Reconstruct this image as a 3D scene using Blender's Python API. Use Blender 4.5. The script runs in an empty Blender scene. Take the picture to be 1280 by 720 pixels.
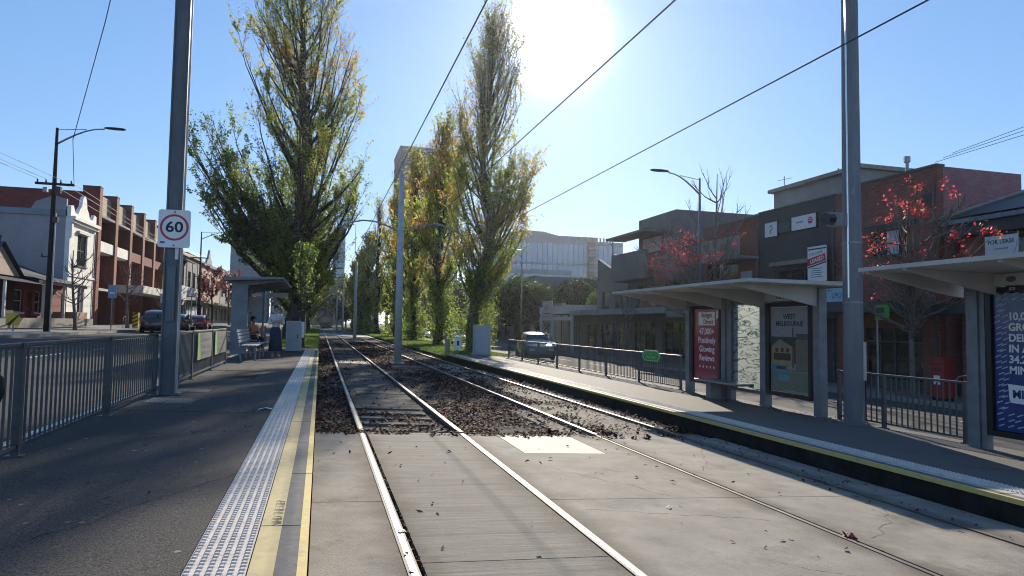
import bpy, bmesh, math, random
import numpy as np
from mathutils import Vector, Matrix
R=math.radians; PI=math.pi
SC=bpy.context.scene; COL=SC.collection
rng=np.random.default_rng(7); random.seed(7)
CF=.047                                   # cross fall of the whole street, down to the right
def G(x): return -CF*x
# ---------------------------------------------------------------- camera
cam=bpy.data.cameras.new('camera'); co=bpy.data.objects.new('camera',cam); COL.objects.link(co); SC.camera=co
YAW,PITCH,ROLL=R(16.03),R(3.16),R(.84)
cy,sy=math.cos(YAW),math.sin(YAW)
fwd=Vector((sy,cy,0)); rt=Vector((cy,-sy,0)); up=Vector((0,0,1))
f2=fwd*math.cos(PITCH)+up*math.sin(PITCH); u2=-fwd*math.sin(PITCH)+up*math.cos(PITCH)
RR=rt*math.cos(ROLL)+u2*math.sin(ROLL); UU=-rt*math.sin(ROLL)+u2*math.cos(ROLL)
M=Matrix((RR,UU,-f2)).transposed().to_4x4(); M.translation=Vector((0,0,1.525)); co.matrix_world=M
cam.sensor_width=36; cam.lens=36*830/1280; cam.clip_start=.05; cam.clip_end=6000
# ---------------------------------------------------------------- sky, sun
SUN_EL,SUN_AZ=R(23.95),R(19.6)
sd=Vector((math.sin(SUN_AZ)*math.cos(SUN_EL),math.cos(SUN_AZ)*math.cos(SUN_EL),math.sin(SUN_EL)))
W=bpy.data.worlds.new('World'); SC.world=W; W.use_nodes=True
n=W.node_tree.nodes; l=W.node_tree.links; n.clear()
sky=n.new('ShaderNodeTexSky'); sky.sky_type='NISHITA'; sky.sun_disc=False
sky.sun_elevation=SUN_EL; sky.sun_rotation=SUN_AZ; sky.air_density=1.0; sky.dust_density=.03; sky.ozone_density=4.5; sky.altitude=0
bg=n.new('ShaderNodeBackground'); bg.inputs['Strength'].default_value=.205
# the bright aureole of scattered light around the sun itself
tc=n.new('ShaderNodeTexCoord'); nm=n.new('ShaderNodeVectorMath'); nm.operation='NORMALIZE'; l.new(tc.outputs['Generated'],nm.inputs[0])
dt=n.new('ShaderNodeVectorMath'); dt.operation='DOT_PRODUCT'; l.new(nm.outputs[0],dt.inputs[0]); dt.inputs[1].default_value=sd
ac=n.new('ShaderNodeMath'); ac.operation='ARCCOSINE'; l.new(dt.outputs['Value'],ac.inputs[0])
def mth(op,a,b):
    m=n.new('ShaderNodeMath'); m.operation=op
    for i,v in enumerate((a,b)):
        if v is None: continue
        if isinstance(v,(int,float)): m.inputs[i].default_value=v
        else: l.new(v,m.inputs[i])
    return m.outputs[0]
def gauss(sig,amp): return mth('MULTIPLY',mth('EXPONENT',mth('MULTIPLY',mth('POWER',mth('DIVIDE',ac.outputs[0],sig),2.),-1.),None),amp)
def expo(sig,amp): return mth('MULTIPLY',mth('EXPONENT',mth('MULTIPLY',mth('DIVIDE',ac.outputs[0],sig),-1.),None),amp)
g=mth('ADD',gauss(R(2.35),5.5),expo(R(5.0),.3))
bg2=n.new('ShaderNodeBackground'); bg2.inputs['Color'].default_value=(1,.985,.96,1); l.new(g,bg2.inputs['Strength'])
ad=n.new('ShaderNodeAddShader'); wo=n.new('ShaderNodeOutputWorld')
tn=n.new('ShaderNodeMix'); tn.data_type='RGBA'; tn.blend_type='MULTIPLY'; tn.inputs['Factor'].default_value=1; tn.inputs['B'].default_value=(.77,.86,1.08,1); l.new(sky.outputs[0],tn.inputs['A']); gm_=n.new('ShaderNodeGamma'); gm_.inputs['Gamma'].default_value=.56; hs=n.new('ShaderNodeHueSaturation'); hs.inputs['Saturation'].default_value=1.22; l.new(tn.outputs['Result'],gm_.inputs[0]); l.new(gm_.outputs[0],hs.inputs['Color']); l.new(hs.outputs[0],bg.inputs['Color']); l.new(bg.outputs[0],ad.inputs[0]); l.new(bg2.outputs[0],ad.inputs[1]); l.new(ad.outputs[0],wo.inputs['Surface'])
sl=bpy.data.lights.new('sun','SUN'); sl.energy=5.0; sl.angle=R(.53); sl.color=(1,.89,.73)
so=bpy.data.objects.new('sun',sl); COL.objects.link(so); so.rotation_euler=sd.to_track_quat('Z','Y').to_euler(); so.location=sd*80
SC.view_settings.view_transform='Standard'; SC.view_settings.look='None'; SC.view_settings.exposure=.62; SC.view_settings.gamma=1
SC.render.engine='CYCLES'; cy_=SC.cycles; cy_.use_denoising=True; cy_.max_bounces=6; cy_.diffuse_bounces=3; cy_.glossy_bounces=3; cy_.transmission_bounces=4; cy_.transparent_max_bounces=8
cy_.filter_width=1.05; cy_.sample_clamp_indirect=4; cy_.caustics_reflective=False; cy_.caustics_refractive=False
# ---------------------------------------------------------------- materials
def hexc(c): return tuple(c)+(1,)
MATS={}
SPEC=dict(asphalt_platform=.12,asphalt_road=.12,concrete_slab=.12,concrete_brushed=.12,concrete_patch=.12,footpath=.15,platform_paving=.12,track_bed=.04,concrete_tie=.04,grey_edge_band=.12,yellow_nosing=.2,yellow_strip=.2,tactile_tile=.25,kerb_concrete=.15,grass_ground=.04,terrain=.05,groove_dirt=.02,bark=.1,twig_bark=.1,bark_pale=.15,pole_timber=.1,slate_roof=.25,platform_face=.05)
def mat(name,c,c2=None,rough=.7,metal=0,scale=6,detail=5,bump=0,bscale=None,spec=None,stretch=None,trans=0,emit=0,ramp=(.35,.65),third=None,coat=0):
    if name in MATS: return MATS[name]
    m=bpy.data.materials.new(name); m.use_nodes=True; MATS[name]=m
    N=m.node_tree.nodes; L=m.node_tree.links; b=N['Principled BSDF']
    b.inputs['Roughness'].default_value=rough; b.inputs['Metallic'].default_value=metal
    spec=SPEC.get(name,spec)
    if spec is not None: b.inputs['Specular IOR Level'].default_value=spec
    if coat: b.inputs['Coat Weight'].default_value=coat; b.inputs['Coat Roughness'].default_value=.05
    if trans: b.inputs['Transmission Weight'].default_value=trans
    if c2 is None: c2=tuple(v*.8 for v in c)
    t=N.new('ShaderNodeTexCoord'); mp=N.new('ShaderNodeMapping'); L.new(t.outputs['Object'],mp.inputs[0])
    if stretch: mp.inputs['Scale'].default_value=stretch
    nz=N.new('ShaderNodeTexNoise'); nz.inputs['Scale'].default_value=scale; nz.inputs['Detail'].default_value=detail; nz.inputs['Roughness'].default_value=.62
    L.new(mp.outputs[0],nz.inputs['Vector'])
    cr=N.new('ShaderNodeValToRGB'); cr.color_ramp.elements[0].position=ramp[0]; cr.color_ramp.elements[1].position=ramp[1]
    cr.color_ramp.elements[0].color=hexc(c2); cr.color_ramp.elements[1].color=hexc(c)
    L.new(nz.outputs[0],cr.inputs[0]); out=cr.outputs[0]
    if third:                       # (colour, scale, threshold, softness): patches of a second look
        n3=N.new('ShaderNodeTexNoise'); n3.inputs['Scale'].default_value=third[1]; n3.inputs['Detail'].default_value=6; n3.inputs['Roughness'].default_value=.65
        L.new(mp.outputs[0],n3.inputs['Vector'])
        r3=N.new('ShaderNodeMapRange'); r3.inputs[1].default_value=third[2]; r3.inputs[2].default_value=third[2]+third[3]; L.new(n3.outputs[0],r3.inputs[0])
        mx=N.new('ShaderNodeMix'); mx.data_type='RGBA'; L.new(r3.outputs[0],mx.inputs['Factor']); L.new(out,mx.inputs['A']); mx.inputs['B'].default_value=hexc(third[0]); out=mx.outputs['Result']
    if name in ('concrete_slab','concrete_brushed','concrete_sandy','concrete_dirty'):      # rust and grime washed out beside the rails
        sx_=N.new('ShaderNodeSeparateXYZ'); L.new(t.outputs['Object'],sx_.inputs[0]); cur=None
        for xr in (.605,2.055,4.22,5.735):
            q=N.new('ShaderNodeMath'); q.operation='SUBTRACT'; L.new(sx_.outputs[0],q.inputs[0]); q.inputs[1].default_value=xr
            q2=N.new('ShaderNodeMath'); q2.operation='ABSOLUTE'; L.new(q.outputs[0],q2.inputs[0])
            if cur is None: cur=q2.outputs[0]
            else: q3=N.new('ShaderNodeMath'); q3.operation='MINIMUM'; L.new(cur,q3.inputs[0]); L.new(q2.outputs[0],q3.inputs[1]); cur=q3.outputs[0]
        nn=N.new('ShaderNodeTexNoise'); nn.inputs['Scale'].default_value=3.5; nn.inputs['Detail'].default_value=7; L.new(t.outputs['Object'],nn.inputs['Vector'])
        sub=N.new('ShaderNodeMath'); sub.operation='MULTIPLY_ADD'; sub.inputs[1].default_value=-.34; L.new(nn.outputs[0],sub.inputs[0]); L.new(cur,sub.inputs[2])
        rr_=N.new('ShaderNodeMapRange'); rr_.inputs[1].default_value=-.16; rr_.inputs[2].default_value=.1; rr_.inputs[3].default_value=.75; rr_.inputs[4].default_value=0; L.new(sub.outputs[0],rr_.inputs[0])
        mx=N.new('ShaderNodeMix'); mx.data_type='RGBA'; L.new(rr_.outputs[0],mx.inputs['Factor']); L.new(out,mx.inputs['A']); mx.inputs['B'].default_value=(.095,.072,.052,1); out=mx.outputs['Result']
    L.new(out,b.inputs['Base Color'])
    if bump:
        n2=N.new('ShaderNodeTexNoise'); n2.inputs['Scale'].default_value=bscale or scale*8; n2.inputs['Detail'].default_value=4
        L.new(mp.outputs[0],n2.inputs['Vector'])
        bp=N.new('ShaderNodeBump'); bp.inputs['Strength'].default_value=bump; bp.inputs['Distance'].default_value=.01; L.new(n2.outputs[0],bp.inputs['Height']); L.new(bp.outputs[0],b.inputs['Normal'])
    if emit: L.new(out,b.inputs['Emission Color']); b.inputs['Emission Strength'].default_value=emit
    return m
def brickmat(name,c1,c2,mort,scale=1,bw=.23,rh=.086):
    if name in MATS: return MATS[name]
    m=bpy.data.materials.new(name); m.use_nodes=True; MATS[name]=m
    N=m.node_tree.nodes; L=m.node_tree.links; b=N['Principled BSDF']; b.inputs['Roughness'].default_value=.85
    t=N.new('ShaderNodeTexCoord'); sp=N.new('ShaderNodeSeparateXYZ'); L.new(t.outputs['Object'],sp.inputs[0])
    a=N.new('ShaderNodeMath'); a.operation='ADD'; L.new(sp.outputs[0],a.inputs[0]); L.new(sp.outputs[1],a.inputs[1])
    cb=N.new('ShaderNodeCombineXYZ'); L.new(a.outputs[0],cb.inputs[0]); L.new(sp.outputs[2],cb.inputs[1])
    br=N.new('ShaderNodeTexBrick'); L.new(cb.outputs[0],br.inputs['Vector']); br.inputs['Scale'].default_value=1
    br.inputs['Color1'].default_value=hexc(c1); br.inputs['Color2'].default_value=hexc(c2); br.inputs['Mortar'].default_value=hexc(mort)
    br.inputs['Mortar Size'].default_value=.008; br.inputs['Brick Width'].default_value=bw; br.inputs['Row Height'].default_value=rh
    nz=N.new('ShaderNodeTexNoise'); nz.inputs['Scale'].default_value=.7; nz.inputs['Detail'].default_value=6; L.new(t.outputs['Object'],nz.inputs['Vector'])
    mx=N.new('ShaderNodeMix'); mx.data_type='RGBA'; mx.blend_type='MULTIPLY'; mx.inputs['Factor'].default_value=.6; L.new(br.outputs[0],mx.inputs['A']); L.new(nz.outputs[0],mx.inputs['B'])
    mx2=N.new('ShaderNodeMix'); mx2.data_type='RGBA'; mx2.blend_type='ADD'; mx2.inputs['Factor'].default_value=.25; L.new(mx.outputs['Result'],mx2.inputs['A']); L.new(br.outputs[0],mx2.inputs['B'])
    L.new(mx2.outputs['Result'],b.inputs['Base Color']); return m
def leafmat(name,stops,transl=.5,rough=.55,sp=.3):
    m=bpy.data.materials.new(name); m.use_nodes=True; N=m.node_tree.nodes; L=m.node_tree.links
    N.remove(N['Principled BSDF']); o=N['Material Output']
    at=N.new('ShaderNodeAttribute'); at.attribute_name='tint'
    cr=N.new('ShaderNodeValToRGB'); e=cr.color_ramp.elements
    e[0].position=stops[0][0]; e[0].color=hexc(stops[0][1]); e[1].position=stops[-1][0]; e[1].color=hexc(stops[-1][1])
    for p,c in stops[1:-1]:
        x=e.new(p); x.color=hexc(c)
    L.new(at.outputs['Fac'],cr.inputs[0])
    d=N.new('ShaderNodeBsdfPrincipled'); d.inputs['Roughness'].default_value=rough; d.inputs['Specular IOR Level'].default_value=sp; L.new(cr.outputs[0],d.inputs['Base Color'])
    tr=N.new('ShaderNodeBsdfTranslucent')
    br=N.new('ShaderNodeHueSaturation'); br.inputs['Saturation'].default_value=.92; br.inputs['Value'].default_value=1.5; L.new(cr.outputs[0],br.inputs['Color']); L.new(br.outputs[0],tr.inputs[0])
    mx=N.new('ShaderNodeMixShader'); mx.inputs[0].default_value=transl; L.new(d.outputs[0],mx.inputs[1]); L.new(tr.outputs[0],mx.inputs[2]); L.new(mx.outputs[0],o.inputs[0])
    return m
def glassmat(name,tint=(.9,.93,.93),rough=.02,alpha=.25):
    m=bpy.data.materials.new(name); m.use_nodes=True; N=m.node_tree.nodes; L=m.node_tree.links
    N.remove(N['Principled BSDF']); o=N['Material Output']
    gl=N.new('ShaderNodeBsdfGlossy'); gl.inputs['Roughness'].default_value=rough
    tr=N.new('ShaderNodeBsdfTransparent'); tr.inputs[0].default_value=hexc(tint)
    fr=N.new('ShaderNodeFresnel'); fr.inputs[0].default_value=1.5
    ad=N.new('ShaderNodeMath'); ad.operation='MULTIPLY_ADD'; ad.inputs[1].default_value=1-alpha*.3; ad.inputs[2].default_value=alpha*.2; L.new(fr.outputs[0],ad.inputs[0])
    mx=N.new('ShaderNodeMixShader'); L.new(ad.outputs[0],mx.inputs[0]); L.new(tr.outputs[0],mx.inputs[1]); L.new(gl.outputs[0],mx.inputs[2]); L.new(mx.outputs[0],o.inputs[0])
    return m
ASPH=mat('asphalt_platform',(.125,.115,.105),(.024,.023,.024),.9,scale=85,detail=3,bump=.5,bscale=130,third=((.04,.04,.043),1.1,.58,.2))
ROAD=mat('asphalt_road',(.085,.083,.08),(.05,.05,.05),.85,scale=60,bump=.25,third=((.04,.04,.043),.5,.5,.2))
CONC=mat('concrete_slab',(.31,.28,.235),(.22,.198,.168),.85,scale=2.2,detail=9,bump=.5,bscale=90,stretch=(1,1.0,1),third=((.13,.115,.1),1.3,.54,.2))
CONCB=mat('concrete_brushed',(.27,.243,.205),(.18,.163,.138),.85,scale=9,detail=7,bump=.5,bscale=70,stretch=(.16,4,1),third=((.11,.1,.088),1.7,.55,.2))
PALES=mat('pale_strip',(.5,.46,.38),(.4,.37,.31),.8,scale=6,spec=.15); CONCD=mat('concrete_dirty',(.15,.14,.125),(.05,.045,.04),.9,scale=3,detail=9,bump=.6,bscale=50,spec=.08,stretch=(.5,3,1),third=((.22,.205,.18),1.4,.55,.15)); CONCS=mat('concrete_sandy',(.3,.275,.235),(.16,.14,.12),.9,scale=4,detail=9,bump=.6,bscale=50,spec=.08,stretch=(2,.6,1),third=((.08,.065,.055),1.6,.56,.1))
CONCP=mat('concrete_patch',(.36,.335,.285),(.3,.28,.24),.7,scale=8,bump=.3)
FOOT=mat('footpath',(.26,.25,.235),(.17,.165,.16),.85,scale=3,bump=.2,third=((.1,.095,.09),.8,.55,.15))
PAVE=mat('platform_paving',(.2,.19,.18),(.07,.068,.066),.8,scale=70,bump=.3,third=((.09,.09,.09),1.2,.58,.15))
BED=mat('track_bed',(.13,.12,.105),(.045,.037,.032),.95,scale=5,detail=10,bump=.8,bscale=40,third=((.2,.185,.165),.8,.5,.16))
TIE=mat('concrete_tie',(.2,.19,.17),(.1,.09,.08),.9,scale=6,bump=.4)
DIRT=mat('groove_dirt',(.02,.017,.015),(.008,.008,.008),.95,scale=20)
RAIL=mat('rail_steel',(.4,.375,.34),(.25,.23,.21),.45,1,scale=3,stretch=(4,.6,4))
RAILD=mat('rail_dull',(.15,.135,.115),(.07,.062,.055),.7,.2,scale=6,stretch=(4,.8,4))
RAILS=mat('rail_rust',(.09,.06,.045),(.04,.03,.025),.8,scale=10)
NOSE=mat('yellow_nosing',(.62,.47,.16),(.5,.38,.14),.6,scale=14,third=((.33,.28,.16),5,.58,.12))
NOSEY=mat('yellow_strip',(.52,.42,.2),(.42,.34,.17),.65,scale=12,third=((.3,.27,.18),6,.55,.15))
BAND=mat('grey_edge_band',(.155,.15,.148),(.115,.112,.11),.8,scale=12,bump=.2)
TACT=mat('tactile_tile',(.62,.56,.51),(.47,.43,.39),.5,scale=9,third=((.2,.2,.2),3,.6,.1))
KERB=mat('kerb_concrete',(.3,.285,.26),(.2,.19,.17),.8,scale=4)
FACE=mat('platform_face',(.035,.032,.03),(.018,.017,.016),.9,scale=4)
GRASS=mat('grass_ground',(.06,.1,.025),(.03,.05,.015),.95,scale=5)
TERR=mat('terrain',(.09,.09,.08),(.06,.06,.055),.95,scale=1)
STEEL=mat('galvanised_steel',(.3,.32,.34),(.2,.215,.235),.42,.75,scale=5)
POLEM=mat('pole_paint',(.14,.152,.168),(.1,.112,.128),.6,.1,scale=7,stretch=(1,1,.3))
POLER=mat('pole_grey',(.17,.185,.205),(.12,.13,.15),.55,.15,scale=4,stretch=(1,1,.25),third=((.27,.28,.29),2.2,.6,.05))
POLEC=mat('centre_pole',(.5,.5,.5),(.36,.37,.38),.6,.1,scale=6)
FENM=mat('fence_paint',(.09,.094,.098),(.055,.058,.06),.5,.2,scale=6)
SHEL=mat('shelter_frame',(.2,.215,.23),(.14,.15,.165),.5,.1,scale=4)
SHELR=mat('shelter_roof',(.5,.49,.46),(.4,.4,.38),.6,0,scale=2)
HEAD=mat('shelter_header',(.5,.49,.46),(.42,.41,.39),.5,scale=5)
BLACK=mat('black_frame',(.014,.014,.016),(.01,.01,.01),.35)
INK=mat('black_lettering',(.02,.02,.022),(.02,.02,.02),.6)
WHITE=mat('white_print',(.78,.78,.78),(.7,.7,.7),.5)
REDP=mat('red_print',(.6,.02,.05),(.5,.02,.04),.4)
GLASS=glassmat('clear_glass')
DGL=mat('window_glass',(.03,.036,.042),(.015,.018,.02),.06,spec=.8,scale=1)
BGL=mat('tower_glass',(.12,.21,.31),(.09,.165,.25),.15,.7,scale=.4)
SKY_PANEL=None
WOOD=mat('pole_timber',(.055,.042,.034),(.03,.023,.02),.9,scale=8,stretch=(3,3,.25))
BARK=mat('bark',(.075,.065,.05),(.03,.026,.02),.95,scale=6,bump=.8,bscale=18,stretch=(1,1,.35))
BARKP=mat('bark_pale',(.2,.16,.14),(.1,.08,.07),.85,scale=8)
BARKM=mat('bark_mid',(.2,.17,.13),(.1,.085,.065),.95,spec=.1,scale=6,stretch=(1,1,.35)); TWIGP=mat('twig_pale',(.3,.26,.2),(.2,.17,.13),.9,spec=.1)  # poplar near the sun: paler bark and twigs, sun glow put into colour
TWIG=mat('twig_bark',(.2,.165,.12),(.12,.095,.07),.85,scale=4)
# ---------------------------------------------------------------- mesh builders
class MB:
    def __init__(s): s.v=[]; s.f=[]
    def box(s,x0,x1,y0,y1,z0,z1,m=None):
        i=len(s.v)
        p=[(x0,y0,z0),(x1,y0,z0),(x1,y1,z0),(x0,y1,z0),(x0,y0,z1),(x1,y0,z1),(x1,y1,z1),(x0,y1,z1)]
        if m is not None: p=[tuple(m@Vector(q)) for q in p]
        s.v+=p; s.f+=[(i,i+3,i+2,i+1),(i+4,i+5,i+6,i+7),(i,i+1,i+5,i+4),(i+1,i+2,i+6,i+5),(i+2,i+3,i+7,i+6),(i+3,i,i+4,i+7)]; return s
    def bar(s,a,b,w,h=None):
        a=Vector(a);b=Vector(b);d=(b-a); L_=d.length; q=d.to_track_quat('Z','Y').to_matrix().to_4x4(); q.translation=a
        h=h or w; return s.box(-w/2,w/2,-h/2,h/2,0,L_,q)
    def slope(s,x0,x1,y0,y1,top,bot):        # slab following the cross fall
        i=len(s.v); s.v+=[(x0,y0,G(x0)+bot),(x1,y0,G(x1)+bot),(x1,y1,G(x1)+bot),(x0,y1,G(x0)+bot),(x0,y0,G(x0)+top),(x1,y0,G(x1)+top),(x1,y1,G(x1)+top),(x0,y1,G(x0)+top)]
        s.f+=[(i,i+3,i+2,i+1),(i+4,i+5,i+6,i+7),(i,i+1,i+5,i+4),(i+1,i+2,i+6,i+5),(i+2,i+3,i+7,i+6),(i+3,i,i+4,i+7)]; return s
    def tube(s,pts,r,nn=8,cap=True):
        pts=[Vector(p) for p in pts]; rs=r if isinstance(r,(list,tuple)) else [r]*len(pts); i0=len(s.v)
        for k,p in enumerate(pts):
            t=(pts[min(k+1,len(pts)-1)]-pts[max(k-1,0)]).normalized(); a=t.cross(Vector((0,0,1)))
            if a.length<.05: a=t.cross(Vector((0,1,0)))
            a.normalize(); b=t.cross(a)
            for j in range(nn):
                q=2*PI*j/nn; s.v.append(tuple(p+(a*math.cos(q)+b*math.sin(q))*rs[k]))
        for k in range(len(pts)-1):
            for j in range(nn):
                a=i0+k*nn+j; b=i0+k*nn+(j+1)%nn; s.f.append((a,b,b+nn,a+nn))
        if cap: s.f.append(tuple(i0+j for j in range(nn))[::-1]); s.f.append(tuple(i0+(len(pts)-1)*nn+j for j in range(nn)))
        return s
    def lathe(s,prof,nn=12,c=(0,0,0),sx=1,sy=1):
        i0=len(s.v)
        for r_,z in prof:
            for j in range(nn):
                q=2*PI*j/nn; s.v.append((c[0]+r_*sx*math.cos(q),c[1]+r_*sy*math.sin(q),c[2]+z))
        for k in range(len(prof)-1):
            for j in range(nn):
                a=i0+k*nn+j; b=i0+k*nn+(j+1)%nn; s.f.append((a,b,b+nn,a+nn))
        s.f.append(tuple(i0+j for j in range(nn))[::-1]); s.f.append(tuple(i0+(len(prof)-1)*nn+j for j in range(nn))); return s
    def prism(s,poly,d0,d1,axis='y'):        # poly in (a,z); extruded along axis
        i=len(s.v); k=len(poly)
        for d in (d0,d1):
            for a,z in poly: s.v.append((a,d,z) if axis=='y' else ((d,a,z) if axis=='x' else (a,z,d)))
        s.f.append(tuple(range(i,i+k))); s.f.append(tuple(range(i+2*k-1,i+k-1,-1)))
        for j in range(k): s.f.append((i+j,i+k+j,i+k+(j+1)%k,i+(j+1)%k))
        return s
    def face(s,pts): i=len(s.v); s.v+=[tuple(p) for p in pts]; s.f.append(tuple(range(i,i+len(pts)))); return s
    def mesh(s,name,m,smooth=False):
        me=bpy.data.meshes.new(name); me.from_pydata(s.v,[],s.f); me.materials.append(m)
        bm=bmesh.new(); bm.from_mesh(me); bmesh.ops.recalc_face_normals(bm,faces=bm.faces); bm.to_mesh(me); bm.free()
        if smooth: me.polygons.foreach_set('use_smooth',[True]*len(me.polygons))
        return me
def link(name,me,parent=None,loc=(0,0,0),rot=(0,0,0)):
    o=bpy.data.objects.new(name,me); COL.objects.link(o); o.parent=parent; o.location=loc; o.rotation_euler=rot; return o
def part(name,mb,m,parent=None,loc=(0,0,0),rot=(0,0,0),smooth=False,bevel=0):
    o=link(name,mb.mesh(name,m,smooth),parent,loc,rot)
    if bevel: b=o.modifiers.new('b','BEVEL'); b.width=bevel; b.segments=2; b.limit_method='ANGLE'
    return o
def tag(o,label=None,cat=None,group=None,kind=None):
    if label: o['label']=label
    if cat: o['category']=cat
    if group: o['group']=group
    if kind: o['kind']=kind
    return o
def thing(name,label,cat,loc=(0,0,0),rz=0,group=None):
    return tag(link(name,None,None,loc,(0,0,rz)),label,cat,group)
def struct(name,mb,m,parent=None): 
    o=part(name,mb,m,parent)
    if parent is None: o['kind']='structure'
    return o
def clone(o,parent=None,loc=None,rz=None):
    c=o.copy(); COL.objects.link(c); c.parent=parent
    if loc is not None: c.location=loc
    if rz is not None: c.rotation_euler[2]=rz
    for ch in list(o.children): clone(ch,c)
    return c
def text(parent,body,size,loc,rot,m,name='lettering',ext=.002,ax='CENTER',bold=0,sx=1):
    cu=bpy.data.curves.new(name,'FONT'); cu.body=body; cu.size=size; cu.extrude=ext; cu.align_x=ax; cu.align_y='CENTER'; cu.offset=bold; cu.resolution_u=3
    cu.materials.append(m); o=bpy.data.objects.new('tmp',cu); me=bpy.data.meshes.new_from_object(o); bpy.data.objects.remove(o); bpy.data.curves.remove(cu)
    me.name=name
    if not me.materials: me.materials.append(m)
    o=link(name,me,parent,loc,rot); o.scale=(sx,1,1); return o
def npmesh(name,verts,faces,m,tint=None,smooth=False):      # faces (N,k)
    me=bpy.data.meshes.new(name); V=np.asarray(verts,np.float32).reshape(-1,3); F=np.asarray(faces,np.int32); k=F.shape[1]
    me.vertices.add(len(V)); me.vertices.foreach_set('co',V.ravel()); me.loops.add(F.size); me.loops.foreach_set('vertex_index',F.ravel())
    me.polygons.add(len(F)); me.polygons.foreach_set('loop_start',np.arange(len(F),dtype=np.int32)*k); me.polygons.foreach_set('loop_total',np.full(len(F),k,np.int32))
    if smooth: me.polygons.foreach_set('use_smooth',np.ones(len(F),bool))
    me.materials.append(m)
    if tint is not None:
        a=me.attributes.new('tint','FLOAT','FACE'); a.data.foreach_set('value',np.asarray(tint,np.float32))
    me.update(); me.validate(); return me
# ================================================================ SETTING
# terrain: one sheet to the horizon, with the street's cross fall in the middle
prof=[(-2500,2.4),(-30,1.41),(-24,1.13),(40,-1.88),(60,-2.4),(2500,-3.2)]
mb=MB(); ys=[-80,0,60,200,800,5000]
for i in range(len(prof)-1):
    for j in range(len(ys)-1):
        (xa,za),(xb,zb)=prof[i],prof[i+1]; mb.face([(xa,ys[j],za-.42),(xb,ys[j],zb-.42),(xb,ys[j+1],zb-.42),(xa,ys[j+1],za-.42)])
struct('terrain',mb,TERR)
struct('road',MB().slope(-13.0,-2.75,-30,420,0,-.4),ROAD)
struct('road',MB().slope(9.95,19.0,-30,34.5,0,-.4),ROAD)
struct('road',MB().slope(12.0,19.0,34.5,420,0,-.4),ROAD)
struct('footpath',MB().slope(-24,-13.16,-30,420,.13,-.4),FOOT)
struct('footpath',MB().slope(19.16,30,-30,420,.13,-.4),FOOT)
struct('kerb',MB().slope(-13.16,-13.0,-30,420,.135,-.4),KERB)
struct('kerb',MB().slope(19.0,19.16,-30,420,.135,-.4),KERB)
struct('kerb',MB().slope(11.85,12.0,34.5,420,.135,-.4),KERB)
LINE=mat('road_line',(.62,.62,.6),(.4,.4,.38),.7,scale=9)
mb=MB()
for y in np.arange(-20,300,6.): mb.slope(-8.1,-7.98,y,y+3,.004,-.02); mb.slope(15.4,15.52,y,y+3,.004,-.02)
mb.slope(-3.3,-3.2,-30,400,.004,-.02)
o=struct('road_marking',mb,LINE)
# crossing far down the track
struct('track_crossing',MB().slope(-.05,12,82,97,-.006,-.3),CONCP)
# concrete deck of the stop, tracks let in flush: slabs with joints
L1,R1_,L2_,R2_=.605,2.055,4.22,5.735
deck=link('concrete_deck',None); deck['kind']='structure'
part('subbase',MB().slope(-.03,6.4,-30,400,-.13,-.4),DIRT,deck)
cols=[(-.025,L1-.042,CONC),(L1+.075,R1_-.05,CONCB),(R1_+.042,L2_-.03,CONC),(L2_+.065,R2_-.055,CONC),(R2_+.03,6.34,CONC)]
for (xa,xb,m) in cols:
    yj=[-8,-2.4,2.1,5.95,9.72] if m is CONC else [-8,-1.,4.4,9.78]
    for a,b in zip(yj,yj[1:]):
        if abs(xa-R1_-.04)<.01 and b==9.72: 
            part('slab',MB().slope(xa,2.56,8.25,b-.012,0,-.12),m,deck); part('slab',MB().slope(3.72,xb,8.25,b-.012,0,-.12),m,deck)
            part('slab',MB().slope(2.57,3.71,8.25,b-.012,.001,-.12),CONCP,deck)
            part('slab',MB().slope(xa,xb,a,8.24,0,-.12),m,deck); continue
        part('slab',MB().slope(xa,xb,a,b-.012,0,-.12),m,deck)
def crack(x0,y0,x1,y1,w=.004,seed=1,off_z=0,par=None):
    q=random.Random(seed); n_=26; pts=[]; dx,dy=x1-x0,y1-y0; L_=math.hypot(dx,dy); off=0
    for i in range(n_+1): f=i/n_; off+=q.uniform(-.03,.03); pts.append((x0+dx*f-dy/L_*off,y0+dy*f+dx/L_*off))
    mb=MB()
    for (a,b),(c,d) in zip(pts,pts[1:]):
        ww=w*q.uniform(.4,1.3)/2; nx,ny=-(d-b),(c-a); l_=math.hypot(nx,ny); nx,ny=nx/l_*ww,ny/l_*ww
        mb.face([(a-nx,b-ny,G(a-nx)+.0012+off_z),(a+nx,b+ny,G(a+nx)+.0012+off_z),(c+nx,d+ny,G(c+nx)+.0012+off_z),(c-nx,d-ny,G(c-nx)+.0012+off_z)])
    part('crack',mb,DIRT,par or deck)
crack(2.3,5.6,3.9,5.2,seed=1); crack(2.6,7.3,3.4,6.0,seed=2); crack(4.5,7.2,5.5,8.8,seed=3); crack(4.45,4.6,5.5,5.5,seed=4); crack(.0,7.6,.5,7.9,seed=5); crack(3.2,4.1,4.1,3.4,.003,seed=6)
for x in (L1,R1_,L2_,R2_):
    for (a,b) in ((-8,9.77),(9.78,330)):
        near=a<0; dull=near and x>4; hw_=.04 if x<3 else (.022 if near else .036)
        part('rail_head',MB().slope(x-hw_,x+hw_,a,b,.006 if near else .02,-.035),RAILD,deck)
        if not dull: part('running_band',MB().slope(x-hw_*.52,x+hw_*.6,a,b,.0085 if near else .0225,.004),RAIL,deck)
        part('rail_web',MB().slope(x-.028,x+.028,a,b,-.036,-.13),RAILS,deck)
part('track_bed',MB().slope(-.03,6.35,9.79,330,-.075,-.129),BED,deck)
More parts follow.
